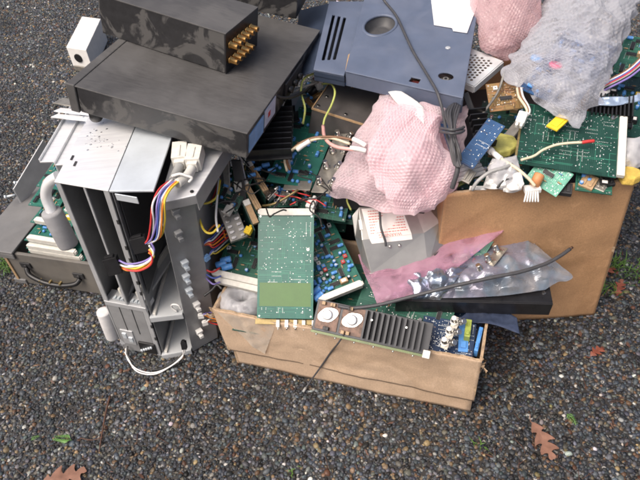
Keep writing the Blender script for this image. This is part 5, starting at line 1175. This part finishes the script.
fl_ = sheet('folded_flap', ctrl, 130, 170, M_pbub, pleat=((1.6, -1.2, .1, .012), (.6, 1.7, .3, .010)), wr=.006, ws=16, bub=.0066, bubh=.0018, seed=36, edge=.012)
fl_.location = fl_.location-bw.location; fl_.parent = bw
heatsink('heat_sink', 'dark finned part showing through the pink bubble wrap parcel', P(345, 191, .338), P(392, 198, .343), P(354, 164, .368), 8, .005, 'x')
ctrl = [[P(388, 92, .442), P(398, 104, .446), P(416, 116, .446), P(424, 124, .444)], [P(393, 90, .446), P(405, 98, .45), P(418, 106, .45), P(424, 116, .447)], [P(399, 90, .448), P(412, 98, .45), P(420, 104, .45), P(424, 108, .448)]]
tag(sheet('paper_scrap', ctrl, 40, 14, M_paper, wr=.002, ws=30, seed=33), 'white paper strip curled on top of the pink bubble wrap parcel', 'paper')
# boxy thing carrying the parcel
cbx = MB(); q_ = [V((.03, .86, 0)), V((.19, .81, 0)), V((.2, .87, 0)), V((.06, .95, 0))]; cbx.prism([p+up*.27 for p in q_], up*.045); tag(cbx.build('battery_pack', M_dark, None, .003), 'dark flat pack beneath the pink bubble wrap parcel', 'battery pack')
ctrl = [[P(x, y, z) for x, y, z in row] for row in (((425, 200, .31), (435, 196, .31), (452, 192, .33)), ((427, 185, .33), (440, 182, .345), (460, 178, .36)), ((440, 110, .41), (450, 112, .41), (468, 104, .42)))]
tag(sheet('bubble_wrap_sheet', ctrl, 60, 120, M_pbub, wr=.006, ws=14, bub=.0066, bubh=.0018, seed=37, edge=.01), 'narrow pink bubble wrap flap behind the tied mains lead', 'bubble wrap')
# ================================================================== contents of the large carton
fillq = [f0+bx*.012+by*.012, f1-bx*.012+by*.012, b2-bx*.012-by*.012, b3+bx*.012-by*.012]
b = MB(); b.prism([p+up*.01 for p in fillq], up*.28); tag(b.build('steel_chassis', M_dark, None, .003), 'dark steel chassis filling the lower part of the large carton', 'chassis')
gA, gB, gD = P(515, 163, .392), P(616, 178, .386), P(531, 104, .425)
gb_ = pcb('circuit_board', 'big dark green board, solder side up, with red tipped wire across it', gA, gB, gD, 'dark', parts=None, pads=240, traces=40, seed=81, size=None)
_, gw, gh = frame(gA, gB, gD)
b = MB(); b.box(gw, .004, -.004, gw+.012, gh-.004, .004); b.build('edge_connector', M_ivory, gb_, .0008)
b = MB(); b.box(-.002, .01, -.0015, .0015, gh*.7, .0012); b.build('edge_strip', M_brass, gb_)
for x_, y_ in ((.008, gh-.008), (gw-.01, gh-.008)): b = MB(); b.cyl((x_, y_, 0), (x_, y_, .0022), .004, n=10); b.build('screw', M_nickel, gb_)
Mx, w_, h_ = frame(P(547, 126, .425), P(558, 131, .425), P(552, 112, .43))
b = MB(); b.box(0, -.003, 0, w_, h_, .0035); b.box(w_*.2, h_*.1, .0035, w_*.8, h_*.9, .0048); b.v = [tuple(Mx @ V(p)) for p in b.v]; tag(b.build('yellow_tag', M_yellow, None, .001), 'bright yellow plastic tag on the big dark green board', 'tag')
rw = thing('tipped_wire', 'cream wire with red tip lying across the big dark green board', 'wire', Matrix.Translation(P(555, 144, .412)))
rp_ = [P(521, 160, .402), P(534, 156, .404), P(543, 150, .409), P(556, 145, .414), P(570, 143, .416), P(582, 142.5, .416)]
MB().tube(rp_, .0022, 8).build('wire', WIRE['cream'], rw, world=True); MB().tube([rp_[-1], P(588, 141.5, .417), P(594, 141, .417)], .0029, 8).build('red_tip', WIRE['red'], rw, world=True)
pcb('circuit_board', 'pale green board corner poking out below the big dark green board', P(525, 178, .372), P(556, 197, .362), P(546, 158, .392), 'pale', n=6, pads=70, traces=8, seed=82, blue=.05)
pcb('circuit_board', 'green board edge under the right end of the big dark green board', P(575, 190, .362), P(612, 195, .36), P(580, 165, .375), 'green', n=8, pads=40, seed=83)
pcb('circuit_board', 'brown copper board behind the white plug in the large carton', P(490, 112, .405), P(524, 108, .41), P(489, 84, .43), 'brown', n=14, pads=30, seed=84, blue=.02)
pcb('circuit_board', 'slate blue board standing beside the tied mains lead', P(455, 166, .39), P(464, 164, .39), P(474, 114, .43), 'blue', parts=None, pads=40, traces=4, seed=85)
b_ = pcb('circuit_board', 'blue board leaning at the mains lead bundle, dotted near its top', P(456, 160, .41), P(473, 169, .406), P(476, 112, .445), 'blue', parts=None, pads=30, traces=5, seed=86)
pcb('circuit_board', 'narrow olive green board lying along the carton front rim near pink parcel', P(456, 188, .366), P(478, 177, .372), P(452, 182, .37), 'olive', n=4, pads=20, seed=87)
pcb('circuit_board', 'green board at the far right upper edge behind the silver parcel', P(612, 72, .42), P(655, 80, .42), P(625, 35, .44), 'green', n=20, pads=40, seed=88)
pcb('circuit_board', 'dark board lying low between the brown board and the heat sink', P(470, 150, .33), P(540, 160, .33), P(480, 100, .345), 'dark', n=40, pads=30, seed=89)
pcb('circuit_board', 'dark board under the clear sleeve at the carton front', P(460, 190, .335), P(530, 196, .335), P(470, 150, .34), 'dark', n=30, pads=30, seed=90)
pcb('circuit_board', 'dark board at the right rear of the large carton', P(590, 130, .36), P(650, 140, .36), P(590, 60, .37), 'dark', n=40, pads=30, seed=91)
heatsink('heat_sink', 'black comb heat sink between the blue board and yellow wrapped part', P(478, 152, .39), P(496, 150, .39), P(482, 112, .41), 7, .018, 'x')
heatsink('heat_sink', 'black comb heat sink behind the big dark green board', P(588, 118, .41), P(632, 122, .41), P(592, 98, .425), 11, .016, 'y')
# foil strip, ribbon and scraps at the right
ctrl = [[P(598, 105, .432), P(612, 106, .434), P(626, 104, .432), P(641, 101, .43)], [P(599, 98, .436), P(612, 97, .44), P(627, 97, .437), P(641, 94, .436)]]
tag(sheet('foil_strip', ctrl, 40, 10, mat('blue_foil', (.55, .68, .85), .2, .6, var=.15, scale=50), wr=.003, ws=30, seed=41, facet=True), 'shiny pale blue foil strip at the right behind the dark green board', 'foil')
for k, c_ in enumerate(('brown', 'white', 'blue', 'red', 'grey', 'black', 'purple')):
    wire('ribbon lead at the right of the silver parcel, coloured ' + c_, [(596+k*.5, 86+k*1.2, .42), (610, 79+k*1.4, .438), (622, 73+k*1.4, .442), (632, 66+k*1.6, .445), (644, 54+k*2, .448)], c_, .0018, 'ribbon leads in the large carton', 'ribbon_lead')
ctrl = [[P(590, 96, .425), P(600, 97, .427), P(610, 92, .428)], [P(592, 84, .43), P(602, 84, .432), P(611, 80, .432)], [P(597, 74, .435), P(604, 74, .436), P(610, 72, .436)]]
tag(sheet('paper_scrap', ctrl, 16, 16, M_paper, wr=.002, ws=30, seed=42), 'off-white paper flap below the ribbon leads', 'paper')
for k, (x, y, s_, lab) in enumerate([(622, 168, .02, 'upper yellow sponge scrap at the right rim of the large carton'), (628, 178, .022, 'lower yellow sponge scrap at the right rim of the large carton'), (502, 148, .03, 'olive yellow wrapped part in the large carton behind the clear sleeve')]):
    c_ = P(x, y, .37 if k < 2 else .385); b = MB(); pts = [c_+V((math.cos(a_)*s_*random.uniform(.6, 1), math.sin(a_)*s_*random.uniform(.6, 1), -.004)) for a_ in [2*math.pi*q/7+.3*k for q in range(7)]]; b.prism(pts, V((.002, .003, .014)))
    tag(b.build('sponge_scrap', M_yfoam if k < 2 else mat('olive_wrap', (.38, .36, .1), .3, 0, var=.4, scale=60, bump=.5, bscale=120), None, .003), lab, 'sponge' if k < 2 else 'wrapped part')
ctrl = [[P(617, 168, .375), P(630, 170, .375), P(645, 165, .375)], [P(622, 152, .39), P(634, 152, .395), P(648, 146, .39)], [P(626, 138, .4), P(636, 138, .405), P(648, 132, .4)]]
tag(sheet('plastic_film', ctrl, 40, 40, M_clear, wr=.006, ws=30, seed=43), 'clear plastic bag bulging at the right rim of the large carton', 'plastic film')
# clear ribbed sleeve, crumpled paper, yellow bag, tan lead, white pins, orange tube
cs = thing('clear_sleeve', 'clear ribbed plastic sleeve below the blue board in the large carton', 'plastic sleeve', Matrix.Translation(P(470, 172, .375)))
A, B, D = P(458, 182, .378), P(486, 174, .38), P(468, 154, .392); Mx, w_, h_ = frame(A, B, D)
for k in range(6): b = MB(); b.cyl((0, h_*(k+.5)/6, 0), (w_, h_*(k+.5)/6, 0), h_/12*.9, n=10); b.v = [tuple(Mx @ V(p)) for p in b.v]; b.build('clear_tube', M_clear, cs, world=True)
for k, (rows, lab) in enumerate([([[(483, 188, .372), (497, 189, .374), (512, 182, .376)], [(487, 176, .384), (498, 175, .39), (512, 172, .388)], [(491, 166, .388), (500, 164, .394), (514, 163, .39)]], 'crumpled white paper ball in the large carton front'),
                           ([[(503, 192, .37), (512, 193, .37), (521, 190, .37)], [(504, 185, .376), (513, 184, .38), (521, 182, .378)], [(507, 179, .38), (513, 178, .382), (519, 177, .38)]], 'smaller white paper wad by the carton front rim'),
                           ([[(469, 190, .366), (478, 190, .368), (486, 190, .366)], [(470, 186, .372), (478, 186, .374), (487, 186, .372)]], 'flat white paper piece on the carton rim near the olive board')]):
    tag(sheet('paper_scrap', [[P(*p) for p in rw_] for rw_ in rows], 22, 22, M_paper, wr=.008 if k < 2 else .002, ws=50, seed=44+k, facet=True, thick=.002), lab, 'paper', 'white paper scraps in the large carton')
wire('grey lead curving over the crumpled white paper', [(472, 190, .375), (478, 181, .39), (490, 172, .4), (503, 168, .402), (512, 164, .4)], 'grey', .003, 'leads in the large carton front')
wire('tan lead running from white cap to the board edge', [(500, 158, .402), (508, 163, .402), (519, 170, .398), (529, 179, .39), (535, 186, .382)], 'cream', .0026, 'leads in the large carton front')
wire('thin black lead by the white paper wad', [(497, 188, .378), (503, 181, .386), (512, 178, .388), (520, 172, .39)], 'black', .002, 'leads in the large carton front')
b = MB(); b.cyl(P(491, 151, .404), P(501, 159, .403), .0046, n=12); b.cyl(P(489.5, 149.5, .404), P(492, 152, .404), .006, n=12); tag(b.build('sleeve_plug', M_white), 'white plastic end cap on the tan lead', 'cap')
b = MB(); b.lathe(P(534, 186, .372), P(538, 178, .382)-P(534, 186, .372), [(0, .0085), (.02, .0085), (.022, .006)], 14); tag(b.build('orange_plug', M_orange, None), 'orange plastic plug under the pale green board corner', 'plug')
wp = thing('pin_plug', 'white comb plug with splayed pins hanging over the large carton rim', 'plug', Matrix.Translation(P(530, 198, .36)))
for k in range(6):
    A, B = P(526+2.2*k, 190, .371), P(523+2.8*k, 199.5, .364); A.y -= .004; B.y -= .006; MB().cyl(A, B, .0017, .0013, n=7).build('pin', M_white, wp, world=True)
A = P(533, 189, .371); b = MB(); b.box(A.x-.014, A.y-.006, A.z-.005, A.x+.012, A.y+.008, A.z+.003); b.build('plug_body', M_white, wp, .001, world=True)
# more clutter along the carton's front rim
for k, (A, B, D, th_, mm, nm, lab, cat) in enumerate([
    ((578, 184, .368), (592, 190, .366), (585, 172, .375), .012, M_tan, 'connector_block', 'tan connector block under the lower edge of the big dark green board', 'connector'),
    ((594, 188, .364), (604, 192, .363), (600, 174, .372), .01, M_bracket, 'metal_bracket', 'small grey metal bracket beside the tan connector block', 'bracket'),
    ((557, 192, .36), (572, 194, .36), (562, 182, .366), .01, M_dark, 'dark_block', 'dark plastic block between pale green corner and tan connector', 'plastic block'),
    ((487, 168, .378), (497, 172, .376), (494, 158, .386), .006, M_ivory, 'ivory_block', 'ivory plastic block left of the crumpled white paper ball', 'plastic block'),
    ((461, 180, .38), (469, 184, .378), (468, 168, .39), .004, M_bracket, 'metal_tab', 'bent grey metal tab by the clear ribbed sleeve', 'metal tab'),
    ((514, 160, .386), (522, 164, .384), (520, 148, .392), .006, M_orange, 'orange_block', 'dull orange block beside the left edge of the big dark green board', 'plastic block'),
    ((606, 186, .368), (616, 184, .37), (606, 172, .376), .008, M_chip, 'black_block', 'black plastic block at the right end of the front rim', 'plastic block')]):
    Mx, w_, h_ = frame(P(*A), P(*B), P(*D)); b = MB(); b.box(0, 0, -th_, w_, h_, 0); b.box(w_*.15, h_*.15, 0, w_*.4, h_*.85, .002); b.box(w_*.6, h_*.15, 0, w_*.85, h_*.85, .002); b.v = [tuple(Mx @ V(p)) for p in b.v]
    tag(b.build(nm, mm, None, .0008), lab, cat)
ctrl = [[P(490, 186, .372), P(505, 190, .37), P(522, 188, .37)], [P(488, 172, .392), P(503, 172, .398), P(520, 170, .394)], [P(492, 160, .394), P(505, 158, .4), P(516, 156, .398)]]
tag(sheet('plastic_film', ctrl, 36, 36, M_clear, wr=.007, ws=34, seed=61), 'loose clear plastic film over the white paper scraps in the large carton', 'plastic film')
# white plug with brown and white wires below the silver parcel
t = loom('wired_plug', 'white plug on brown and cream wires hanging from under the silver parcel', [[P(517+k*2, 88, .45), P(519+k*2, 97, .45), P(525+k*1.5, 106, .446), P(527+k*1.2, 112, .44), P(523+k, 118, .435)] for k in range(3)], ['cream', 'brown', 'white'], .0022, [], cat='plug')
Mx, w_, h_ = frame(P(515, 123, .43), P(524, 125, .43), P(518, 112, .438))
b = MB(); b.box(0, 0, -.006, w_, h_, .006); b.box(w_*.1, -.006, -.004, w_*.4, 0, .004); b.box(w_*.6, -.006, -.004, w_*.9, 0, .004); b.v = [tuple(Mx @ V(p)) for p in b.v]; b.build('plug_body', M_white, t, .001, world=True)
tag(MB().tube([P(505, 70, .45), P(498, 92, .43), P(484, 112, .415), P(478, 120, .41)], .0024, 7).build('metal_rod', M_bracket), 'thin grey metal rod slanting beside the brown board', 'rod')
tag(MB().prism([P(463, 95, .44), P(468, 93, .44), P(479, 122, .4), P(474, 123, .4)], V((.001, .003, .001))).build('steel_strip', M_dark, None, .0005), 'dark steel strip between blue cover and brown board', 'steel strip')
tag(MB().prism([P(497, 145, .37), P(505, 150, .37), P(522, 128, .385), P(516, 122, .385)], V((.0, .002, .003))).build('steel_strip', M_bracket, None, .0005), 'grey steel strip in the dark gap left of the big dark green board', 'steel strip')
# perforated white grille
gA, gB, gD = P(474, 86, .43), P(503, 61, .44), P(481, 42, .445)
Mx, w_, h_ = frame(gA, gB, gD); gr = thing('metal_grille', 'white perforated metal grille between the blue cover and pink bubble wrap', 'grille', Mx)
hl = []
for i in range(int((w_-.018)/.0085)):
    for j in range(16):
        x_, y_ = .012+i*.0085+(.0042 if j % 2 else 0), .014+j*.0075
        if x_ < w_-.006 and y_ < h_*2.2-.006: hl.append([(x_+.003*math.cos(2*math.pi*k/8), y_+.003*math.sin(2*math.pi*k/8)) for k in range(8)])
holed_plate([(0, 0), (w_, 0), (w_, h_*2.2), (0, h_*2.2)], hl, -.0015, 0, lambda x, y, z: (x, y, z)).build('plate', mat('white_paint', (.62, .63, .64), .4, .2), gr)
b = MB(); b.box(0, -.002, -.014, w_, .0005, -.0018); b.box(-.002, 0, -.014, 0, h_*2.2, -.0018); b.build('folded_edge', MATS['white_paint'], gr)
# second pink wrap and the silver bubble parcel
ctrl = [[P(497, 56, .43), P(507, 60, .435), P(520, 44, .45), P(532, 24, .47)], [P(482, 34, .455), P(500, 30, .475), P(522, 20, .485), P(540, 4, .49)], [P(468, 2, .48), P(500, -4, .495), P(525, -8, .5), P(552, -18, .5)], [P(466, -24, .48), P(505, -34, .49), P(535, -36, .495), P(560, -40, .49)]]
tag(sheet('bubble_wrap_sheet', ctrl, 180, 180, pleat=((1.5, 1.2, .2, .012), (-1.4, 1.6, .5, .008)), mt=film('pink_bubble_faded', (.72, .52, .54), .55, .12, scale=40), wr=.008, ws=16, bub=.0068, bubh=.0018, seed=51, bulge=.02, edge=.01), 'pink bubble wrap bundle behind the grille at the top edge', 'bubble wrap')
M_sbub = film('clear_bubble_wrap', (.68, .69, .74), .74, .06, scale=26)
ctrl = [[P(581, 131, .432), P(560, 118, .436), P(535, 99, .44), P(517, 87, .442), P(500, 78, .44)],
        [P(596, 104, .444), P(575, 92, .462), P(550, 76, .47), P(530, 66, .468), P(514, 56, .456)],
        [P(612, 70, .456), P(592, 58, .482), P(568, 46, .492), P(548, 38, .488), P(530, 28, .47)],
        [P(628, 34, .468), P(610, 22, .496), P(588, 12, .506), P(566, 6, .5), P(547, 0, .48)],
        [P(646, -4, .48), P(630, -14, .496), P(604, -22, .505), P(584, -28, .5), P(562, -34, .486)]]
tag(sheet('bubble_wrap_parcel', ctrl, 200, 260, M_sbub, wr=.009, ws=26, bub=.0085, bubh=.0012, seed=52, bulge=.01, edge=.016, fold=.004), 'large clear silvery bubble wrap parcel on top of the large carton', 'bubble wrap')
pcb('circuit_board', 'blurred board with coloured parts sealed in the silvery bubble wrap parcel', P(572, 112, .436), P(618, 48, .47), P(524, 82, .454), 'blue', n=46, pads=30, seed=95, blue=.5)
b = MB(); pz = P(555, 67, .473); b.lathe(pz, V((.2, .1, 1)), [(0, .012), (.005, .012), (.007, .009)], 18); tag(b.build('pink_button', mat('pink_plastic', (.7, .16, .26), .4)), 'round pink cap glowing through the silvery bubble wrap', 'cap')
b = MB(); pz = P(536, 60, .472); b.lathe(pz, V((.2, .1, 1)), [(0, .011), (.005, .011), (.007, .008)], 18); tag(b.build('blue_button', mat('sky_plastic', (.2, .42, .75), .4)), 'round blue cap inside the silvery bubble wrap', 'cap')
# ================================================================== leaves and sprigs on the paving
def leaf(px, py, ln, ang, mt, label, lobes=True, cat='leaf', name='oak_leaf', z=.0085):
    c = P(px, py, z); b = MB(); n = 11; L_, R_ = [], []; mid = []
    ca_, sa_ = math.cos(ang), math.sin(ang); rr_ = random.Random(int(px*7+py)); n = 44; ph = rr_.uniform(0, 1)
    def tw_(x, y, zz): return c+V((x*ca_-y*sa_, x*sa_+y*ca_, zz))
    for k in range(n+1):
        t = k/n; x = (t-.5)*ln; zz = .004*math.sin(t*3+px)+.0012*math.sin(t*9+py); mid.append(b.vert(tw_(x, .04*ln*math.sin(t*4+ph), zz)))
        for sg, LL in ((1, L_), (-1, R_)):
            env = ln*.3*max(0, math.sin(math.pi*min(1, t*.93+.05)))**.8; lb = .5-.5*math.cos(2*math.pi*(t*3.6+ph*.2*sg)); wv = max(env*(.28+.72*lb**.7 if lobes else 1)*(1+.1*noise.noise(V((t*8, sg, px)))), .0006)
            LL.append(b.vert(tw_(x+.45*wv*lb, sg*wv+.04*ln*math.sin(t*4+ph), zz+.18*wv*math.sin(px+sg*2+t*2))))
    for k in range(n): b.face([mid[k], mid[k+1], L_[k+1], L_[k]]); b.face([R_[k], R_[k+1], mid[k+1], mid[k]])
    b.tube([tw_(-ln*.5, 0, -.001), tw_(-ln*.62, .002, -.002), tw_(-ln*.72, .006, .001)], .0008, 5)
    o = b.build(name, mt); s = o.modifiers.new('thick', 'SOLIDIFY'); s.thickness = .0005; return tag(o, label, cat)
M_leaf = mat('dead_oak_leaf', (.24, .125, .085), .5, 0, var=.25, scale=70); M_leafr = mat('red_leaf', (.2, .055, .03), .5, 0, var=.35, scale=80); M_leafb = mat('brown_leaf_bits', (.085, .04, .025), .6, 0, var=.4, scale=90)
leaf(543, 440, .07, math.radians(-75), M_leaf, 'dead reddish oak leaf lying on the pebbles at lower right')
leaf(64, 477, .075, math.radians(20), M_leaf, 'dead reddish oak leaf cut by the bottom edge at left')
leaf(603, 271, .055, math.radians(10), M_leafr, 'red leaf on the paving beside the large carton corner, among green blades')
leaf(620, 287, .04, math.radians(60), M_leafr, 'smaller red leaf in front of the one beside the carton', name='red_leaf')
leaf(597, 352, .035, math.radians(30), M_leafr, 'orange red leaf scrap on the pebbles at the far right', lobes=True, name='red_leaf')
def sprig(px, py, ln, ang, label, mt, name='sprig', cat='sprig', n=9):
    c = P(px, py, .004); b = MB(); ca_, sa_ = math.cos(ang), math.sin(ang); rr_ = random.Random(int(px+py))
    def tw_(x, y, zz): return c+V((x*ca_-y*sa_, x*sa_+y*ca_, zz))
    b.tube([tw_(-ln/2, 0, .002), tw_(0, .002, .005), tw_(ln/2, 0, .004)], .0007, 5)
    for k in range(n):
        t = (k+.5)/n; x = (t-.5)*ln
        for sg in (-1, 1):
            l_ = ln*.42*(1-t*.55); e = (x+l_*.7, sg*l_*.75); b.prism([tw_(x, 0, .004), tw_(x+l_*.3, sg*l_*.5, .006), tw_(*e, .005), tw_(x+l_*.55, sg*l_*.45, .007)], V((0, 0, .0006)))
    return tag(b.build(name, mt), label, cat)
M_sprig = mat('fresh_green', (.12, .26, .06), .5, 0, var=.3, scale=120); M_grass = mat('grass_blade', (.1, .2, .035), .5, 0, var=.35, scale=90)
sprig(64, 440, .032, math.radians(170), 'fresh green conifer sprig on the pebbles at lower left', M_sprig)
sprig(36, 439, .016, math.radians(20), 'tiny green sprig left of the larger conifer sprig', M_sprig, n=5)
sprig(571, 420, .024, math.radians(-70), 'small bright green sprig on the pebbles at lower right', M_sprig, n=6)
def tuft(px, py, r_, hgt, n, label):
    c = P(px, py, 0); b = MB(); rr_ = random.Random(int(px*3+py))
    for k in range(n):
        a_ = rr_.uniform(0, 6.28); p = c+V((rr_.gauss(0, r_), rr_.gauss(0, r_), 0)); h_ = hgt*rr_.uniform(.5, 1); ln_ = V((math.cos(a_), math.sin(a_), 0)); sd_ = V((-ln_.y, ln_.x, 0))*.0011
        m1, m2 = p+up*h_*.6+ln_*h_*.3, p+up*h_*.75+ln_*h_*.9
        i = [b.vert(q) for q in (p-sd_, p+sd_, m1+sd_*.8, m1-sd_*.8, m2)]; b.face([i[0], i[1], i[2], i[3]]); b.face([i[3], i[2], i[4]])
    return tag(b.build('grass_tuft', M_grass), label, 'grass tuft')
tuft(615, 268, .012, .04, 40, 'green grass tuft beside the right edge of the large carton'); tuft(8, 266, .02, .03, 90, 'bright grass tuft at the left edge beside the worn case')
tuft(603, 292, .012, .03, 25, 'low grass blades in front of the red leaves'); tuft(292, 472, .004, .02, 6, 'tiny grass shoot at the bottom edge of the paving')
tuft(480, 447, .004, .02, 7, 'tiny grass shoot below the small carton right corner'); tuft(637, 278, .02, .035, 40, 'grass tuft at the right picture edge')
# twig
tw_ = thing('twig', 'dark reddish twig lying across the pebbles at lower left', 'twig', Matrix.Translation(P(100, 430, .003)))
MB().tube([P(110, 396, .005), P(106, 412, .006), P(103, 428, .006), P(99, 452, .005)], lambda t: .0022-.0012*t, 6).build('stem', M_leafb, tw_, world=True)
MB().tube([P(103, 437, .006), P(92, 440, .006), P(80, 438, .005)], .0012, 5).build('side_shoot', M_leafb, tw_, world=True)
# uncountable scraps and needles
b = MB(); rr_ = random.Random(99)
for k in range(260):
    px, py = rr_.uniform(0, 640), rr_.uniform(230, 480)
    if k % 3 == 0: px, py = rr_.uniform(480, 640), rr_.uniform(240, 480)
    if k % 7 == 0: px, py = rr_.uniform(0, 90), rr_.uniform(0, 200)
    c = P(px, py, rr_.uniform(.002, .0045)); a_ = rr_.uniform(0, 6.28); l_ = rr_.uniform(.006, .022); d_ = V((math.cos(a_), math.sin(a_), rr_.uniform(-.1, .1)))
    if rr_.random() < .5: b.tube([c-d_*l_*.7, c+V((0, 0, .001)), c+d_*l_*.7], .0006, 4, sub=2)
    else:
        l_ *= .7; s_ = V((-d_.y, d_.x, rr_.uniform(-.6, .6)))*l_*rr_.uniform(.1, .3); b.prism([c-d_*l_*.5, c-d_*l_*rr_.uniform(.1, .3)+s_, c+d_*l_*.1+s_*rr_.uniform(.2, 1.2), c+d_*l_*.55+s_*.1, c+d_*l_*.2-s_*.6, c-d_*l_*.2-s_*.3], V((0, 0, .0005)))
o = b.build('leaf_litter', M_leafb); o['kind'] = 'stuff'
# ================================================================== third level: pieces that belong to a part of their thing
SUB = dict(sticker_mark='rating_sticker', power_transistor='copper_plate', rail_pin='lower_rail', handle_ring='strap_handle', jack_hole='jack_socket', label_print='warning_label', label_heading='warning_label',
           socket_pin='socket', solder_joint='edge_board', spring_contact='guide_block', recess_rim='round_recess', notch='front_frame', pale_edge='lid', contact_row='connector_body', connector_end='connector_body',
           shelf_lip='bay_shelf', guide_rail='bay_shelf', water_drops='top_panel', slot='top_panel', terminal_screw='block_body', bnc_connector='plate', panel_seam='lower_panel')
def mid_of(o): return o.location+sum((V(c) for c in o.bound_box), V())/8
for o in list(bpy.data.objects):
    base = o.name.split('.')[0]
    if base in SUB and o.parent is not None and o.parent.parent is None:
        cand = [c for c in o.parent.children if c.name.split('.')[0] == SUB[base] and c.location.length < 1e-6]
        if cand: o.parent = min(cand, key=lambda c: (mid_of(c)-mid_of(o)).length)
